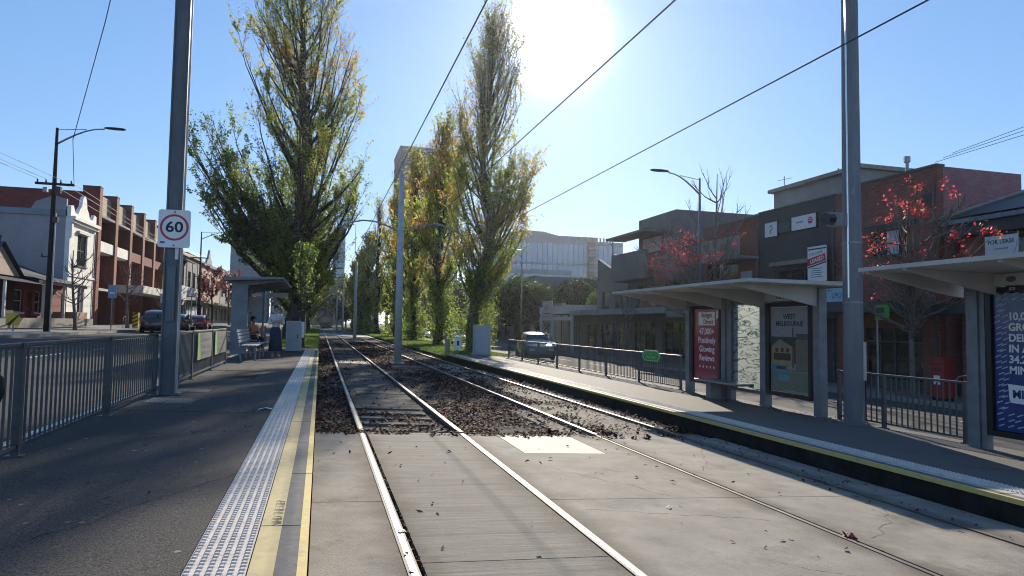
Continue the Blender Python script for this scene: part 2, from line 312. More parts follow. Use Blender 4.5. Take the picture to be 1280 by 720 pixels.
for a,b in ((12.9,15.6),(15.7,18.4),(18.5,21.2),(21.3,24)): part('slab',MB().slope(L1+.085,R1_-.085,a,b,-.045,-.075),CONCD,deck)
for a,b in ((9.79,14.5),(14.6,19.3),(19.4,24.1),(24.2,29)): part('slab',MB().slope(L2_+.085,R2_-.085,a,b,-.02,-.075),CONCS,deck)
part('slab',MB().slope(R2_+.04,6.34,9.79,26,-.03,-.075),CONCS,deck); part('slab',MB().slope(3.75,L2_-.06,9.79,13.2,-.04,-.075),CONCS,deck)
part('slab',MB().slope(L1+.085,R1_-.085,27,29,-.03,-.075),CONCP,deck)
tie=MB().box(0,1.2,0,.22,0,.035).mesh('tie',TIE)
k=0
for y in np.arange(10.15,60,.68):
    for x in (L1+.1,L2_+.13):
        if (x<3 and 12.6<y<24.1) or (x>3 and y<29.1) or (x<3 and 26.8<y<29): continue
        o=link('tie',tie,deck,(x,y+rng.uniform(-.03,.03),G(x)-.073-.002*rng.random())); o.rotation_euler[1]=math.atan(CF); k+=1
# platforms
def platform(xe,xb,sgn,y0,y1,yt,top):
    p=link('platform',None); p['kind']='structure'; s=sgn       # s=+1: ground lies towards +x from the edge
    def sl(a,b,ya,yb,t,bt,m,name):
        xa,xc=sorted((xe+s*a,xe+s*b)); return part(name,MB().slope(xa,xc,ya,yb,t,bt),m,p)
    sl(.0,.05,y0,y1,.25,.2,NOSE,'nosing'); sl(.02,.06,y0,y1,.199,-.3,FACE,'edge_face')
    sl(.051,.16,y0,y1,.25,.0,BAND,'edge_band'); sl(.161,.285,y0,y1,.25,.0,NOSEY if s<0 else PALES,'warning_strip')  # right strip is paler: sunlit glare along the edge put into its colour
    sl(.286,.595,y0,y1,.236,.0,BAND,'tile_bed')
    w=abs(xb-xe); sl(.596,w,y0,y1,.25,-.3,top,'surface')
    # grooves between edge units
    n_=0; y=y0+.4
    b=MB()
    rows=[]
    for i in range(6):
        for j in range(6):
            b.lathe([(.0175,.0),(.0115,.0095)],8,(-.1475+.0+.051*i+.02,.02+.05*j+.0,.014))
    b.box(-.1475,.1475,0,.296,0,.0141)
    tm=b.mesh('tactile_tile',TACT)
    y=max(y0,1.2)
    while y<yt:
        x=xe+s*.4405; o=link('tactile_tile',tm,p,(x,y,G(x)+.237)); o.rotation_euler[1]=math.atan(CF); y+=.3; n_+=1
    return p
pl=platform(-.03,-2.62,-1,-8,31,30.6,ASPH)
pr=platform(6.36,9.93,1,-8,34.4,33.8,PAVE)
part('edge_joint',MB().slope(-.19,-.03,5.9,5.91,.2515,.2),DIRT,pl)
for y in (2.95,4.42,7.4,8.9,10.4,13.4,16.4): part('edge_joint',MB().slope(-.315,-.081,y,y+.006,.2515,.24),DIRT,pl)
for y in np.arange(2,33,1.5): part('edge_joint',MB().slope(6.411,6.644,y,y+.006,.2515,.24),DIRT,pr)
text(pl,'MIND THE STEP',.088,(-.225,4.72,G(-.225)+.2515),(0,0,-PI/2+PI),mat('worn_lettering',(.3,.23,.1),(.12,.1,.06),.8,scale=60),'lettering',.0004)
# cracks and patches of tar on asphalt handled by material; pit lids
for (x,y,w,d) in ((-2.05,10.72,.62,.62),(-2.0,12.2,.5,.5)):
    x0=x-w/2; part('pit_lid',MB().slope(x0,x0+w,y-d/2,y+d/2,.256,.2),BAND,pl)
    mb=MB()
    for q in range(9): mb.slope(x0+.03+q*(w-.06)/9,x0+.045+q*(w-.06)/9,y-d/2+.03,y+d/2-.03,.262,.25)
    part('grate_rib',mb,KERB,pl)
crack(-2.3,7.6,-.75,8.1,.006,11,.25,pl); crack(-1.5,4.2,-.7,5.9,.005,12,.25,pl); crack(-2.2,13,-.7,13.5,.008,13,.25,pl)
ASPP=mat('asphalt_patch',(.05,.048,.047),(.018,.018,.019),.9,scale=90,spec=.1,detail=3,bump=.4)
part('patch',MB().slope(-2.1,-1.3,15.0,17.2,.2505,.2),ASPP,pl)
part('edge_joint',MB().slope(-2.6,-.63,9.6,9.612,.2508,.2),DIRT,pl)
q_=random.Random(9); GUM=mat('gum_spot',(.2,.19,.18),(.12,.12,.11),.8)
for k in range(26):
    x=q_.uniform(-2.2,-.7); y=q_.uniform(2.6,14); rr_=q_.uniform(.012,.024); part('gum_spot',MB().face([(x+rr_*math.cos(a)*q_.uniform(.7,1.2),y+rr_*math.sin(a),G(x)+.2515) for a in (0,.9,1.8,2.7,3.6,4.5,5.4)]),GUM,pl)
# verges
struct('verge',MB().slope(6.4,11.85,34.45,400,.1,-.3),GRASS)
struct('verge',MB().slope(-2.7,-.06,31.05,400,.12,-.3),GRASS)
struct('verge_path',MB().slope(-2.6,-.08,31.05,36,.125,-.2),PAVE)
GL=leafmat('grass_blade',[(0,(.05,.1,.015)),(.5,(.09,.16,.025)),(1,(.2,.25,.05))],.5)
def grass(x0,x1,y0,y1,n_,off,name,label):
    x=rng.uniform(x0,x1,n_); y=y0+(y1-y0)*rng.random(n_)**1.6; a=rng.uniform(0,PI,n_); h=rng.uniform(.04,.11,n_)*(1+.01*(y-y0)); w=.012*(1+.03*(y-y0))
    z=G(x)+off; dx,dy=np.cos(a)*w,np.sin(a)*w; lx,ly=rng.normal(0,.03,n_),rng.normal(0,.03,n_)
    V=np.stack([np.stack([x-dx,y-dy,z],1),np.stack([x+dx,y+dy,z],1),np.stack([x+lx,y+ly,z+h],1)],1)
    o=link(name,npmesh(name,V,np.arange(3*n_).reshape(-1,3),GL,rng.random(n_))); return tag(o,label,'grass',kind='stuff')
grass(6.5,11.8,34.6,110,60000,.1,'grass','sunlit short grass under the poplars beyond the far platform end')
grass(-2.65,-.1,36,110,30000,.12,'grass','bright green grass strip around the big poplar beside the track')
# ---------------------------------------------------------------- fallen leaves
LITTER=leafmat('dead_leaf',[(0,(.014,.007,.007)),(.5,(.036,.014,.013)),(.78,(.085,.03,.022)),(.93,(.17,.08,.05)),(1,(.4,.33,.24))],.25,.75,.15)
def vnoise(x,y,s,seed=0):
    r=np.random.default_rng(seed); g_=r.random((64,64)); u=(x/s)%63; v=(y/s)%63; i=u.astype(int); j=v.astype(int); fu=u-i; fv=v-j; fu=fu*fu*(3-2*fu); fv=fv*fv*(3-2*fv)
    return (g_[i,j]*(1-fu)+g_[i+1,j]*fu)*(1-fv)+(g_[i,j+1]*(1-fu)+g_[i+1,j+1]*fu)*fv
def leaves_on(n_,dens,x0,x1,y0,y1,off,size=.035,yp=1.5,hump=.03,base=None,asp=.75):
    x=rng.uniform(x0,x1,n_); y=y0+(y1-y0)*rng.random(n_)**yp; k=rng.random(n_)<dens(x,y); x,y=x[k],y[k]; m_=len(x)
    z=G(x)+(off if base is None else base(x,y))+rng.random(m_)**2*hump+.008; s=rng.uniform(.55,1.25,m_)*size*(1+np.maximum(0,y-18)*.02)
    a=rng.uniform(0,2*PI,m_); t1=rng.normal(0,.35,m_); t2=rng.normal(0,.35,m_)
    d=np.stack([np.cos(a),np.sin(a),t1],1)*s[:,None]; e=np.stack([-np.sin(a),np.cos(a),t2],1)*s[:,None]*asp; c=np.stack([x,y,z],1)
    up_=np.array([0,0,1.])*s[:,None]*rng.uniform(-.1,.45,m_)[:,None]
    V=np.stack([c-d,c-e*.9+up_,c+d,c+e*.9+up_*.5],1); return V
def bedbase(x,y): return np.where((x>L2_+.08)&(y<29),-.018,np.where((x>3.75)&(y<13.2),-.035,-.07))
def dens_bed(x,y):
    nz=vnoise(x+9,y,.8,1)*.6+vnoise(x,y+5,.3,2)*.4
    mid=((x>R1_+.06)&(x<L2_-.06)); inL=((x>L1+.09)&(x<R1_-.09)); inR=((x>L2_+.09)&(x<R2_-.09)); le=(x<L1-.05); ri=x>R2_+.05
    d=np.where(mid,2.6*(.6*nz+.4*vnoise(x,y,2.1,15)-.33),0)+np.where(inL,np.clip((nz-.52)*2.2,0,.7)*((y<12.6)|(y>15))+.03,0)+np.where(inR,np.clip((nz-.5)*1.2,0,.5)*(y>13)+.05+np.where(x<L2_+.55,1.2*(nz-.3),0),0)+np.where(le,.9*(nz-.1),0)+np.where(ri,np.clip(nz-.4,0,1)+.1,0)
    d=d*np.where(mid&(x>3.7)&(y<13.2),.25,1)
    d*=(y>9.82+.5*vnoise(x,y,.4,5)*(x>2)); rail=np.minimum.reduce([abs(x-q) for q in (L1,R1_,L2_,R2_)]); return d*(rail>.05)
V1=leaves_on(150000,dens_bed,-.02,6.3,9.8,60,0,base=bedbase,yp=1.7,size=.034,hump=.05)
V6=leaves_on(9000,lambda x,y:np.clip((y-9.25-.35*vnoise(x,y,.25,3))*1.6,0,1)*(.25+(x<3.6)*.5)*(vnoise(x,y,.35,4)>.35),.0,5.6,9.3,9.95,0,size=.028,yp=1,hump=.008)
V2=np.concatenate([leaves_on(230,lambda x,y:.6*vnoise(x,y,.9,8)+.1,.1,6.2,2.2,9.6,.0,size=.032,yp=.8,hump=.012,asp=.45),leaves_on(500,lambda x,y:vnoise(x,y,.6,12)**2,5.5,6.3,4,9.8,.0,size=.025,yp=.6,hump=.01,asp=.45),
 leaves_on(900,lambda x,y:vnoise(x,y,.35,13),L1+.042,L1+.075,2.5,9.8,-.012,size=.014,yp=1,hump=.01),leaves_on(300,lambda x,y:vnoise(x,y,.35,14),L2_+.022,L2_+.06,2.5,9.8,-.012,size=.014,yp=1,hump=.01)])
V3=leaves_on(900,lambda x,y:.35+0*x,9.0,9.9,10,34,.25,size=.03,yp=1,hump=.01)
V4=leaves_on(9000,lambda x,y:vnoise(x,y,1.5,9),6.5,11.8,34.6,110,.12,size=.045,yp=1.3,hump=.03)
V5=leaves_on(500,lambda x,y:vnoise(x,y,1,10)**2,-2.5,-.7,3,30,.25,size=.022,yp=1,hump=.004)
for nm_,Vx,lb in (('leaf_litter',np.concatenate([V1]),'brown and dark red fallen leaves heaped between and beside the rails'),
                  ('leaf_litter',np.concatenate([V2,V6]),'few scattered fallen leaves on the pale concrete deck'),
                  ('leaf_litter',np.concatenate([V3,V5]),'sparse dry leaves blown across the two platforms'),
                  ('leaf_litter',V4,'yellowed fallen leaves lying in the grass below the poplars')):
    o=link(nm_,npmesh(nm_,Vx,np.arange(4*len(Vx)).reshape(-1,4),LITTER,rng.random(len(Vx)))); tag(o,lb,'fallen leaves',kind='stuff')
mb=MB()
for cx_,cy2 in ((3.55,9.95),(4.55,9.6),(4.75,9.52),(4.4,9.75),(5.0,9.55)):
    for q in range(9):
        a=random.uniform(0,6.28); r_=random.uniform(.02,.1); p=Vector((cx_+r_*math.cos(a),cy2+r_*math.sin(a)*.6,G(cx_)+random.uniform(0,.05)))
        d=Vector((random.uniform(-1,1),random.uniform(-1,1),random.uniform(-.2,1)))*.045; e=Vector((random.uniform(-1,1),random.uniform(-1,1),random.uniform(0,1)))*.035
        mb.face([p-d,p+e,p+d,p-e])
o=part('leaf_litter',mb,LITTER); tag(o,'small dark clumps of leaves at the edge of the concrete deck','fallen leaves',kind='stuff')
mb=MB()
for k in range(12):
    p=Vector((4.27+random.uniform(-.03,.03),4.62+random.uniform(-.09,.07),G(4.27)+.02)); d=Vector((random.uniform(-1,1),random.uniform(-1,1),random.uniform(0,1)))*.03; e=Vector((random.uniform(-1,1),random.uniform(-1,1),random.uniform(0,1)))*.03
    mb.face([p-d,p+e,p+d,p-e])
RLF=mat('red_leaf',(.35,.05,.03),(.2,.03,.02),.6)
tag(part('fallen_leaf',mb,RLF),'curled red leaf lying in the rail groove near the camera','leaf')
PAPER=mat('paper_scrap',(.75,.74,.72),(.6,.6,.58),.8)
def scrap(x,y,off,s,lb):
    mb=MB(); z=G(x)+off
    mb.face([(x-s,y-s*.5,z+.004),(x,y-s*.6,z+.03),(x+s*.1,y+s*.5,z+.025),(x-s,y+s*.6,z+.006)]); mb.face([(x,y-s*.6,z+.03),(x+s,y-s*.3,z+.005),(x+s,y+s*.5,z+.012),(x+s*.1,y+s*.5,z+.025)])
    tag(part('paper_scrap',mb,PAPER),lb,'litter')
scrap(-.71,10.0,.25,.09,'crumpled white paper scrap at the edge of the tactile strip')
scrap(.62,5.05,.0,.035,'tiny pale paper scrap between platform edge and first rail')
scrap(3.15,5.6,.0,.03,'pale scrap on the concrete between the two tracks')
# ================================================================ FENCES
pk=MB().box(-.007,.007,-.012,.012,0,.80).mesh('picket',FENM)
def fence(x,ys_,off,label,hgt=.95,group='platform fences',span=.108,side=1,foot=True):
    z=G(x)+off; t=thing('platform_fence',label,'fence',(x,ys_[0],z),0,group)
    n_=0
    for a,b in zip(ys_,ys_[1:]):
        a2,b2=a-ys_[0],b-ys_[0]
        part('rail',MB().box(-.02,.02,a2+.035,b2-.035,hgt-.04,hgt),FENM,t,bevel=.008)
        part('rail',MB().box(-.016,.016,a2+.035,b2-.035,.07,.10),FENM,t)
        k=int((b2-a2-.08)/span); st=(b2-a2-.08)/k
        for i in range(1,k): link('picket',pk,t,(0,a2+.04+i*st,.10)); n_+=1
    pm=MB().box(-.03,.03,-.03,.03,0,hgt+.0).box(-.07,.07,-.05,.05,0,.012).mesh('post',FENM)
    for y in ys_: link('post',pm,t,(0,y-ys_[0],0))
    return t
Lf=fence(-2.42,[-.8,1.65,4.1,6.55,9.0,11.35],.25,'grey picket fence along the platform before the speed sign pole')
Lf2=fence(-2.42,[11.9,14.35,16.8,19.2],.25,'grey picket fence running from speed sign pole to the slatted bench')
Rf=fence(9.62,[16.45,18.95,21.45,23.95,26.45,28.95,31.45,33.9],.25,'grey picket fence with green plaque beyond the red poster')
Rf2=fence(9.62,[8.0,9.55,10.6],.25,'short grey picket fence between the two shelters on the right')
# black bag on near fence
BAG=mat('black_cloth',(.012,.012,.013),(.006,.006,.006),.8)
mb=MB(); mb.lathe([(.02,-.15),(.1,-.13),(.13,-.05),(.12,.06),(.06,.13),(.015,.15)],12,(0,0,0),1,.6)
b=part('black_bag',mb,BAG,None,(-2.33,5.72,1.02),smooth=True); tag(b,'black cloth bag hanging from the fence at the picture edge','bag')
# plaques on fences
def hexsign():
    t=thing('fence_plaque','green hexagonal plaque fixed to the fence beside the red poster','sign',(9.58,18.07,.655),0)
    GR=mat('sign_green',(.03,.3,.06),(.025,.25,.05),.45)
    P=[(-.6,0),(-.42,.165),(.42,.165),(.6,0),(.42,-.165),(-.42,-.165)]
    part('plate',MB().prism(P,-.02,.0,'x'),GR,t); q=[(a*.93,b*.88) for a,b in P]
    mb=MB(); k=len(P)
    for i in range(k):
        a,b=P[i],P[(i+1)%k]; c,d=q[i],q[(i+1)%k]; mb.face([(-.023,a[0]*.97,a[1]*.95),(-.023,b[0]*.97,b[1]*.95),(-.023,d[0]*.95,d[1]*.92),(-.023,c[0]*.95,c[1]*.92)])
    part('border',mb,mat('sign_lightgreen',(.3,.6,.25),(.3,.6,.25),.5),t)
    text(t,'TO\nMELBOURNE',.1,(-.024,0,.0),(PI/2,0,-PI/2),mat('sign_lightgreen',(.3,.6,.25)))
hexsign()
def banner(y0,y1,z0,z1,label,m1,m2):
    t=thing('fence_banner',label,'banner',(-2.38,y0,G(-2.38)+.25),0,'banners tied to the left fence')
    part('cloth',MB().box(0,.012,0,y1-y0,z0,z1),m1,t); part('stripe',MB().face([(.016,0,z0),(.016,.35,z0),(.016,.2,z1),(.016,0,z1)]),m2,t)
    for q in range(3): part('print_line',MB().face([(.016,.6,z1-.12-.14*q),(.016,y1-y0-.3,z1-.12-.14*q),(.016,y1-y0-.3,z1-.18-.14*q),(.016,.6,z1-.18-.14*q)]),BAND,t)
banner(14.7,16.5,.35,.9,'green and grey banner tied to the fence past the sign pole',mat('banner_grey',(.1,.11,.1)),mat('banner_green',(.2,.38,.08)))
banner(17.0,18.9,.35,.9,'dark green banner tied to the fence nearest the bench',mat('banner_dark',(.05,.09,.07)),mat('banner_green',(.35,.6,.12)))
# ================================================================ POLES, WIRES, LAMPS
t=thing('sign_pole','dark steel column on the left platform carrying the 60 sign','pole',(-2.28,11.64,G(-2.28)+.25))
mb=MB(); w=.115
mb.box(-w,-w+.02,-w,w,0,11.2); mb.box(w-.02,w,-w,w,0,11.2); mb.box(-w+.02,w-.02,-.09,.09,0,11.2)
part('column',mb,POLEM,t); part('base_plate',MB().box(-.2,.2,-.2,.2,0,.025),POLEM,t)
part('conduit',MB().tube([(w+.022,-.09,0),(w+.022,-.09,7.5)],.014,6),mat('pale_conduit',(.5,.5,.48),(.4,.4,.38),.5),t)
part('inspection_cover',MB().box(-.06,.06,-w-.006,-w-.0,1.15,2.0),POLER,t)
part('sticker',MB().box(.04,.09,-w-.006,-w-.001,2.12,2.3),WHITE,t)
s=thing('speed_sign','white speed sign with red ring reading 60 on dark column','speed sign',(-2.26,11.50,2.96),R(-3))
def rrect(w,h,r,k=5):
    P=[]
    for cx_,cz_,a0 in ((w-r,h-r,0),(-w+r,h-r,90),(-w+r,-h+r,180),(w-r,-h+r,270)):
        for i in range(k+1): a=R(a0+90*i/k); P.append((cx_+r*math.cos(a),cz_+r*math.sin(a)))
    return P
part('plate',MB().prism(rrect(.235,.3,.04),-.006,.0),mat('sign_white',(.82,.82,.82),(.76,.76,.76),.4),s)
mb=MB(); k=40
for i in range(k):
    a,b=2*PI*i/k,2*PI*(i+1)/k; mb.face([(.21*math.cos(a),-.0075,.21*math.sin(a)+.02),(.21*math.cos(b),-.0075,.21*math.sin(b)+.02),(.176*math.cos(b),-.0075,.176*math.sin(b)+.02),(.176*math.cos(a),-.0075,.176*math.sin(a)+.02)])
part('ring',mb,REDP,s)
text(s,'60',.235,(0,-.0078,.02),(PI/2,0,0),INK,'numeral',.0008,bold=.0045,sx=1.12)
part('bolt',MB().lathe([(.009,0),(.009,.01)],8).mesh and MB().box(-.01,.01,-.014,-.006,.255,.275),INK,s); part('bolt',MB().box(-.01,.01,-.014,-.006,-.275,-.255),INK,s)
part('sticker',MB().box(-.2,-.13,-.0075,-.006,-.235,-.205),mat('sticker_blue',(.12,.12,.4)),s)
part('bracket',MB().box(-.03,.03,.0,.03,-.25,.25),STEEL,s)
# right big pole
t=thing('catenary_pole','thick grey tapered pole on the right platform between shelters','pole',(9.42,10.02,G(9.42)+.25))
part('shaft',MB().tube([(0,0,0),(0,0,4),(.03,0,12)],[.185,.165,.125],12),POLER,t,smooth=False)
part('base_flange',MB().lathe([(.26,0),(.26,.03),(.2,.05)],12),POLER,t)
part('conduit',MB().tube([(-.16,-.07,2.3),(-.155,-.07,4.1),(-.15,-.07,8)],.016,6),mat('bright_conduit',(.8,.8,.78),(.7,.7,.7),.25,.9),t)
part('junction_box',MB().box(-.46,-.18,-.08,.12,3.62,3.86),POLER,t); part('camera_head',MB().tube([(-.46,-.02,3.74),(-.62,-.04,3.74)],.11,8),BLACK,t)
part('patch',MB().box(.05,.12,-.176,-.170,.8,1.5),mat('poster_scrap',(.45,.45,.44)),t)
for z in (2.2,3.3): part('strap',MB().tube([(0,0,z),(0,0,z+.03)],.18,12),STEEL,t)
# centre poles
def cpole(y,lb,h,arms=True):
    t=thing('centre_pole',lb,'pole',(3.2,y,G(3.2)-.06),0,'poles between the two tracks')
    part('shaft',MB().tube([(0,0,0),(0,0,h*.5),(0,0,h)],[.16,.145,.11],10),POLEC,t,smooth=True)
    part('base_plate',MB().box(-.26,.26,-.26,.26,0,.05),POLEC,t)
    if arms:
        z=5.75
        part('arm',MB().tube([(-.1,0,z-.1)]+[(-.1-2.5*q,0,z-.1+.42*math.sin(q*PI*.95)) for q in (.2,.4,.6,.8,1)],.035,6),STEEL,t,smooth=True)
        part('arm',MB().tube([(.1,0,z-.1)]+[(.1+2.5*q,0,z-.1+.42*math.sin(q*PI*.95)) for q in (.2,.4,.6,.8,1)],.035,6),STEEL,t,smooth=True)
        for sx in (-1.88,1.75): part('dropper',MB().tube([(sx,0,z+.15),(sx,0,4.6+.1)],.012,5),STEEL,t)
        part('cap',MB().lathe([(.13,0),(.1,.1),(.02,.14)],10,(0,0,h)),POLEC,t)
cpole(28.6,'pale grey pole between tracks, nearest and tallest in the view',8.1)
cpole(66,'second pale pole standing between the tracks beyond the first',7.6)
cpole(103,'third pole between the tracks, just past the pale crossing',7.6)
cpole(142,'thin distant pole between the tracks near the parked tram',7.4)
WIRE=mat('wire',(.02,.02,.025),(.02,.02,.02),.5)
def wire(pts,r,lb,name='overhead_wire',g=None): o=part(name,MB().tube(pts,r,5),WIRE); return tag(o,lb,'wire',g)
def cat(x,z,lb):
    wire([(x,-12,z),(x,28.6,z-.0),(x,66,z),(x,142,z),(x,300,z)],.0085,lb,g='wires over the tracks')
cat(1.32,4.36,'black contact wire above the left track'); cat(3.02,4.5,'black wire above the gap between both tracks'); cat(4.93,4.36,'black contact wire highest right, above the right track')
# timber pole with lamp
def streetlamp(x,y,ztop,lb,m,base,arm,dirx=1,r0=.17,zarm=None):
    t=thing('street_lamp',lb,'street lamp',(x,y,base)); H=ztop-base
    part('pole',MB().tube([(0,0,0),(0,0,H*.62),(0,0,H)],[r0,r0*.7,r0*.42],10),m,t,smooth=True)
    L_=arm; pts=[(0,0,H-.9)]+[(dirx*L_*q,0,H-.9+1.05*math.sin(q*PI/2)) for q in (.2,.4,.6,.8,1.0)]
    part('arm',MB().tube(pts,[.05,.05,.045,.04,.035,.035],6),STEEL,t,smooth=True)
    part('stay',MB().tube([(0,0,H-.1),(dirx*L_*.62,0,H+.05)],.02,5),STEEL,t)
    lp=MB(); a=dirx*L_; lp.lathe([(.05,-.5),(.13,-.38),(.17,0),(.15,.35),(.06,.5)],10); 
    mm=Matrix.Translation((a+dirx*.5,0,H+.22))@Matrix.Rotation(PI/2*dirx,4,'Y')@Matrix.Diagonal((.45,1,1.1,1))
    lp.v=[tuple(mm@Vector(v)) for v in lp.v]; part('lamp_head',lp,BLACK,t,smooth=True)
    return t,H
t,H=streetlamp(-14.13,41.3,11.9,'timber power pole with curved lamp arm and crossarm by left footpath',WOOD,G(-14.1)+.13,2.3)
part('crossarm',MB().box(-.9,.95,-.06,.06,7.95,8.07),WOOD,t)
for q in (-.8,-.4,.3,.8): part('insulator',MB().lathe([(.03,0),(.05,.05),(.03,.1),(.045,.14),(.01,.18)],8,(q,0,8.07)),BLACK,t)
part('switch_box',MB().box(.1,.38,-.25,-.0,7.5,7.85),BLACK,t); part('switch_box',MB().box(-.5,-.3,-.12,.1,7.55,7.8),STEEL,t)
part('cable_box',MB().box(.05,.3,-.2,-.02,5.9,6.2),BLACK,t); part('cable_guard',MB().box(.14,.2,-.12,-.05,0,6.4),STEEL,t); part('bracket',MB().box(-.42,-.1,-.04,.04,4.0,4.08).box(-.42,-.34,-.04,.04,4.0,4.2),BLACK,t)
zz=8.95
for k,(q,dx) in enumerate(((-.8,-8),(-.4,-7),(.3,-6))):
    wire([(-14.13+q,41.3,zz+.1),(-17+q,15,zz+.4),(-20+q,-12,zz+1.2)],.011,['thin service wire farthest left from the timber pole','thin service wire middle one leaving the timber pole crossarm','thin service wire inner one leaving the timber pole crossarm'][k],'service_wire','wires from the timber pole')
for k,q in enumerate((-.4,.3,.8)):
    wire([(-14.13+q,41.3,zz),(-14.2+q,63,zz-.6),(-14.13+q,86.4,zz+.1)],.012,['street wire outermost between the two left lamp poles','street wire in the middle between the two left lamp poles','street wire nearest the road between the two left lamp poles'][k],'service_wire','wires from the timber pole')
wire([(-13.2,41.3,8.9),(-11,34,9.6),(-7.6,26,12.0),(-5,20,15)],.016,'single dark cable rising from the timber pole crossarm over the road','service_wire')
t,H=streetlamp(-14.0,86.4,12.1,'distant street lamp in front of the left terrace row',WOOD,G(-14)+.13,3.2,r0=.15); part('crossarm',MB().box(-.9,.9,-.06,.06,H-3.2,H-3.08),WOOD,t)
t,H=streetlamp(19.5,31.4,9.6,'grey street lamp above the right shops behind the shelter',POLEM,G(19.5)+.13,1.9,dirx=-1,r0=.13)
t,H=streetlamp(20,66,9.4,'small street lamp beside the round dark street trees',STEEL,G(20)+.13,1.8,dirx=-1,r0=.11)
# wires over right roofs
for k in range(3):
    wire([(26.2+k*.5,23,9.05+.25*k),(27,14,9.7+.3*k),(28,4,10.6+.3*k)],.012,['lowest of three thin wires above the brick building','middle of three thin wires above the brick building','topmost of three thin wires above the brick building'][k],'service_wire','wires above the brick building')
# ================================================================ TREES
def tubes(P,r,nn):                          # P (N,K,3), r (N,K) -> verts, faces
    N_,K,_=P.shape; T=np.gradient(P,axis=1); T/=np.linalg.norm(T,axis=2,keepdims=True)+1e-9
    ref=np.where(np.abs(T[...,2:3])>.9,np.array([1.,0,0]),np.array([0,0,1.])); A=np.cross(T,ref); A/=np.linalg.norm(A,axis=2,keepdims=True)+1e-9; B=np.cross(T,A)
    q=2*PI*np.arange(nn)/nn; V=P[:,:,None]+(A[:,:,None]*np.cos(q)[None,None,:,None]+B[:,:,None]*np.sin(q)[None,None,:,None])*r[:,:,None,None]
    idx=np.arange(N_*K*nn).reshape(N_,K,nn); a=idx[:,:-1]; b=np.roll(a,-1,2); d=idx[:,1:]; c=np.roll(d,-1,2)
    return V.reshape(-1,3),np.stack([a,b,c,d],-1).reshape(-1,4)
def joinm(lst):
    Vs,Fs,o=[],[],0
    for V,F in lst: Vs.append(V); Fs.append(F+o); o+=len(V)
    return np.concatenate(Vs),np.concatenate(Fs)
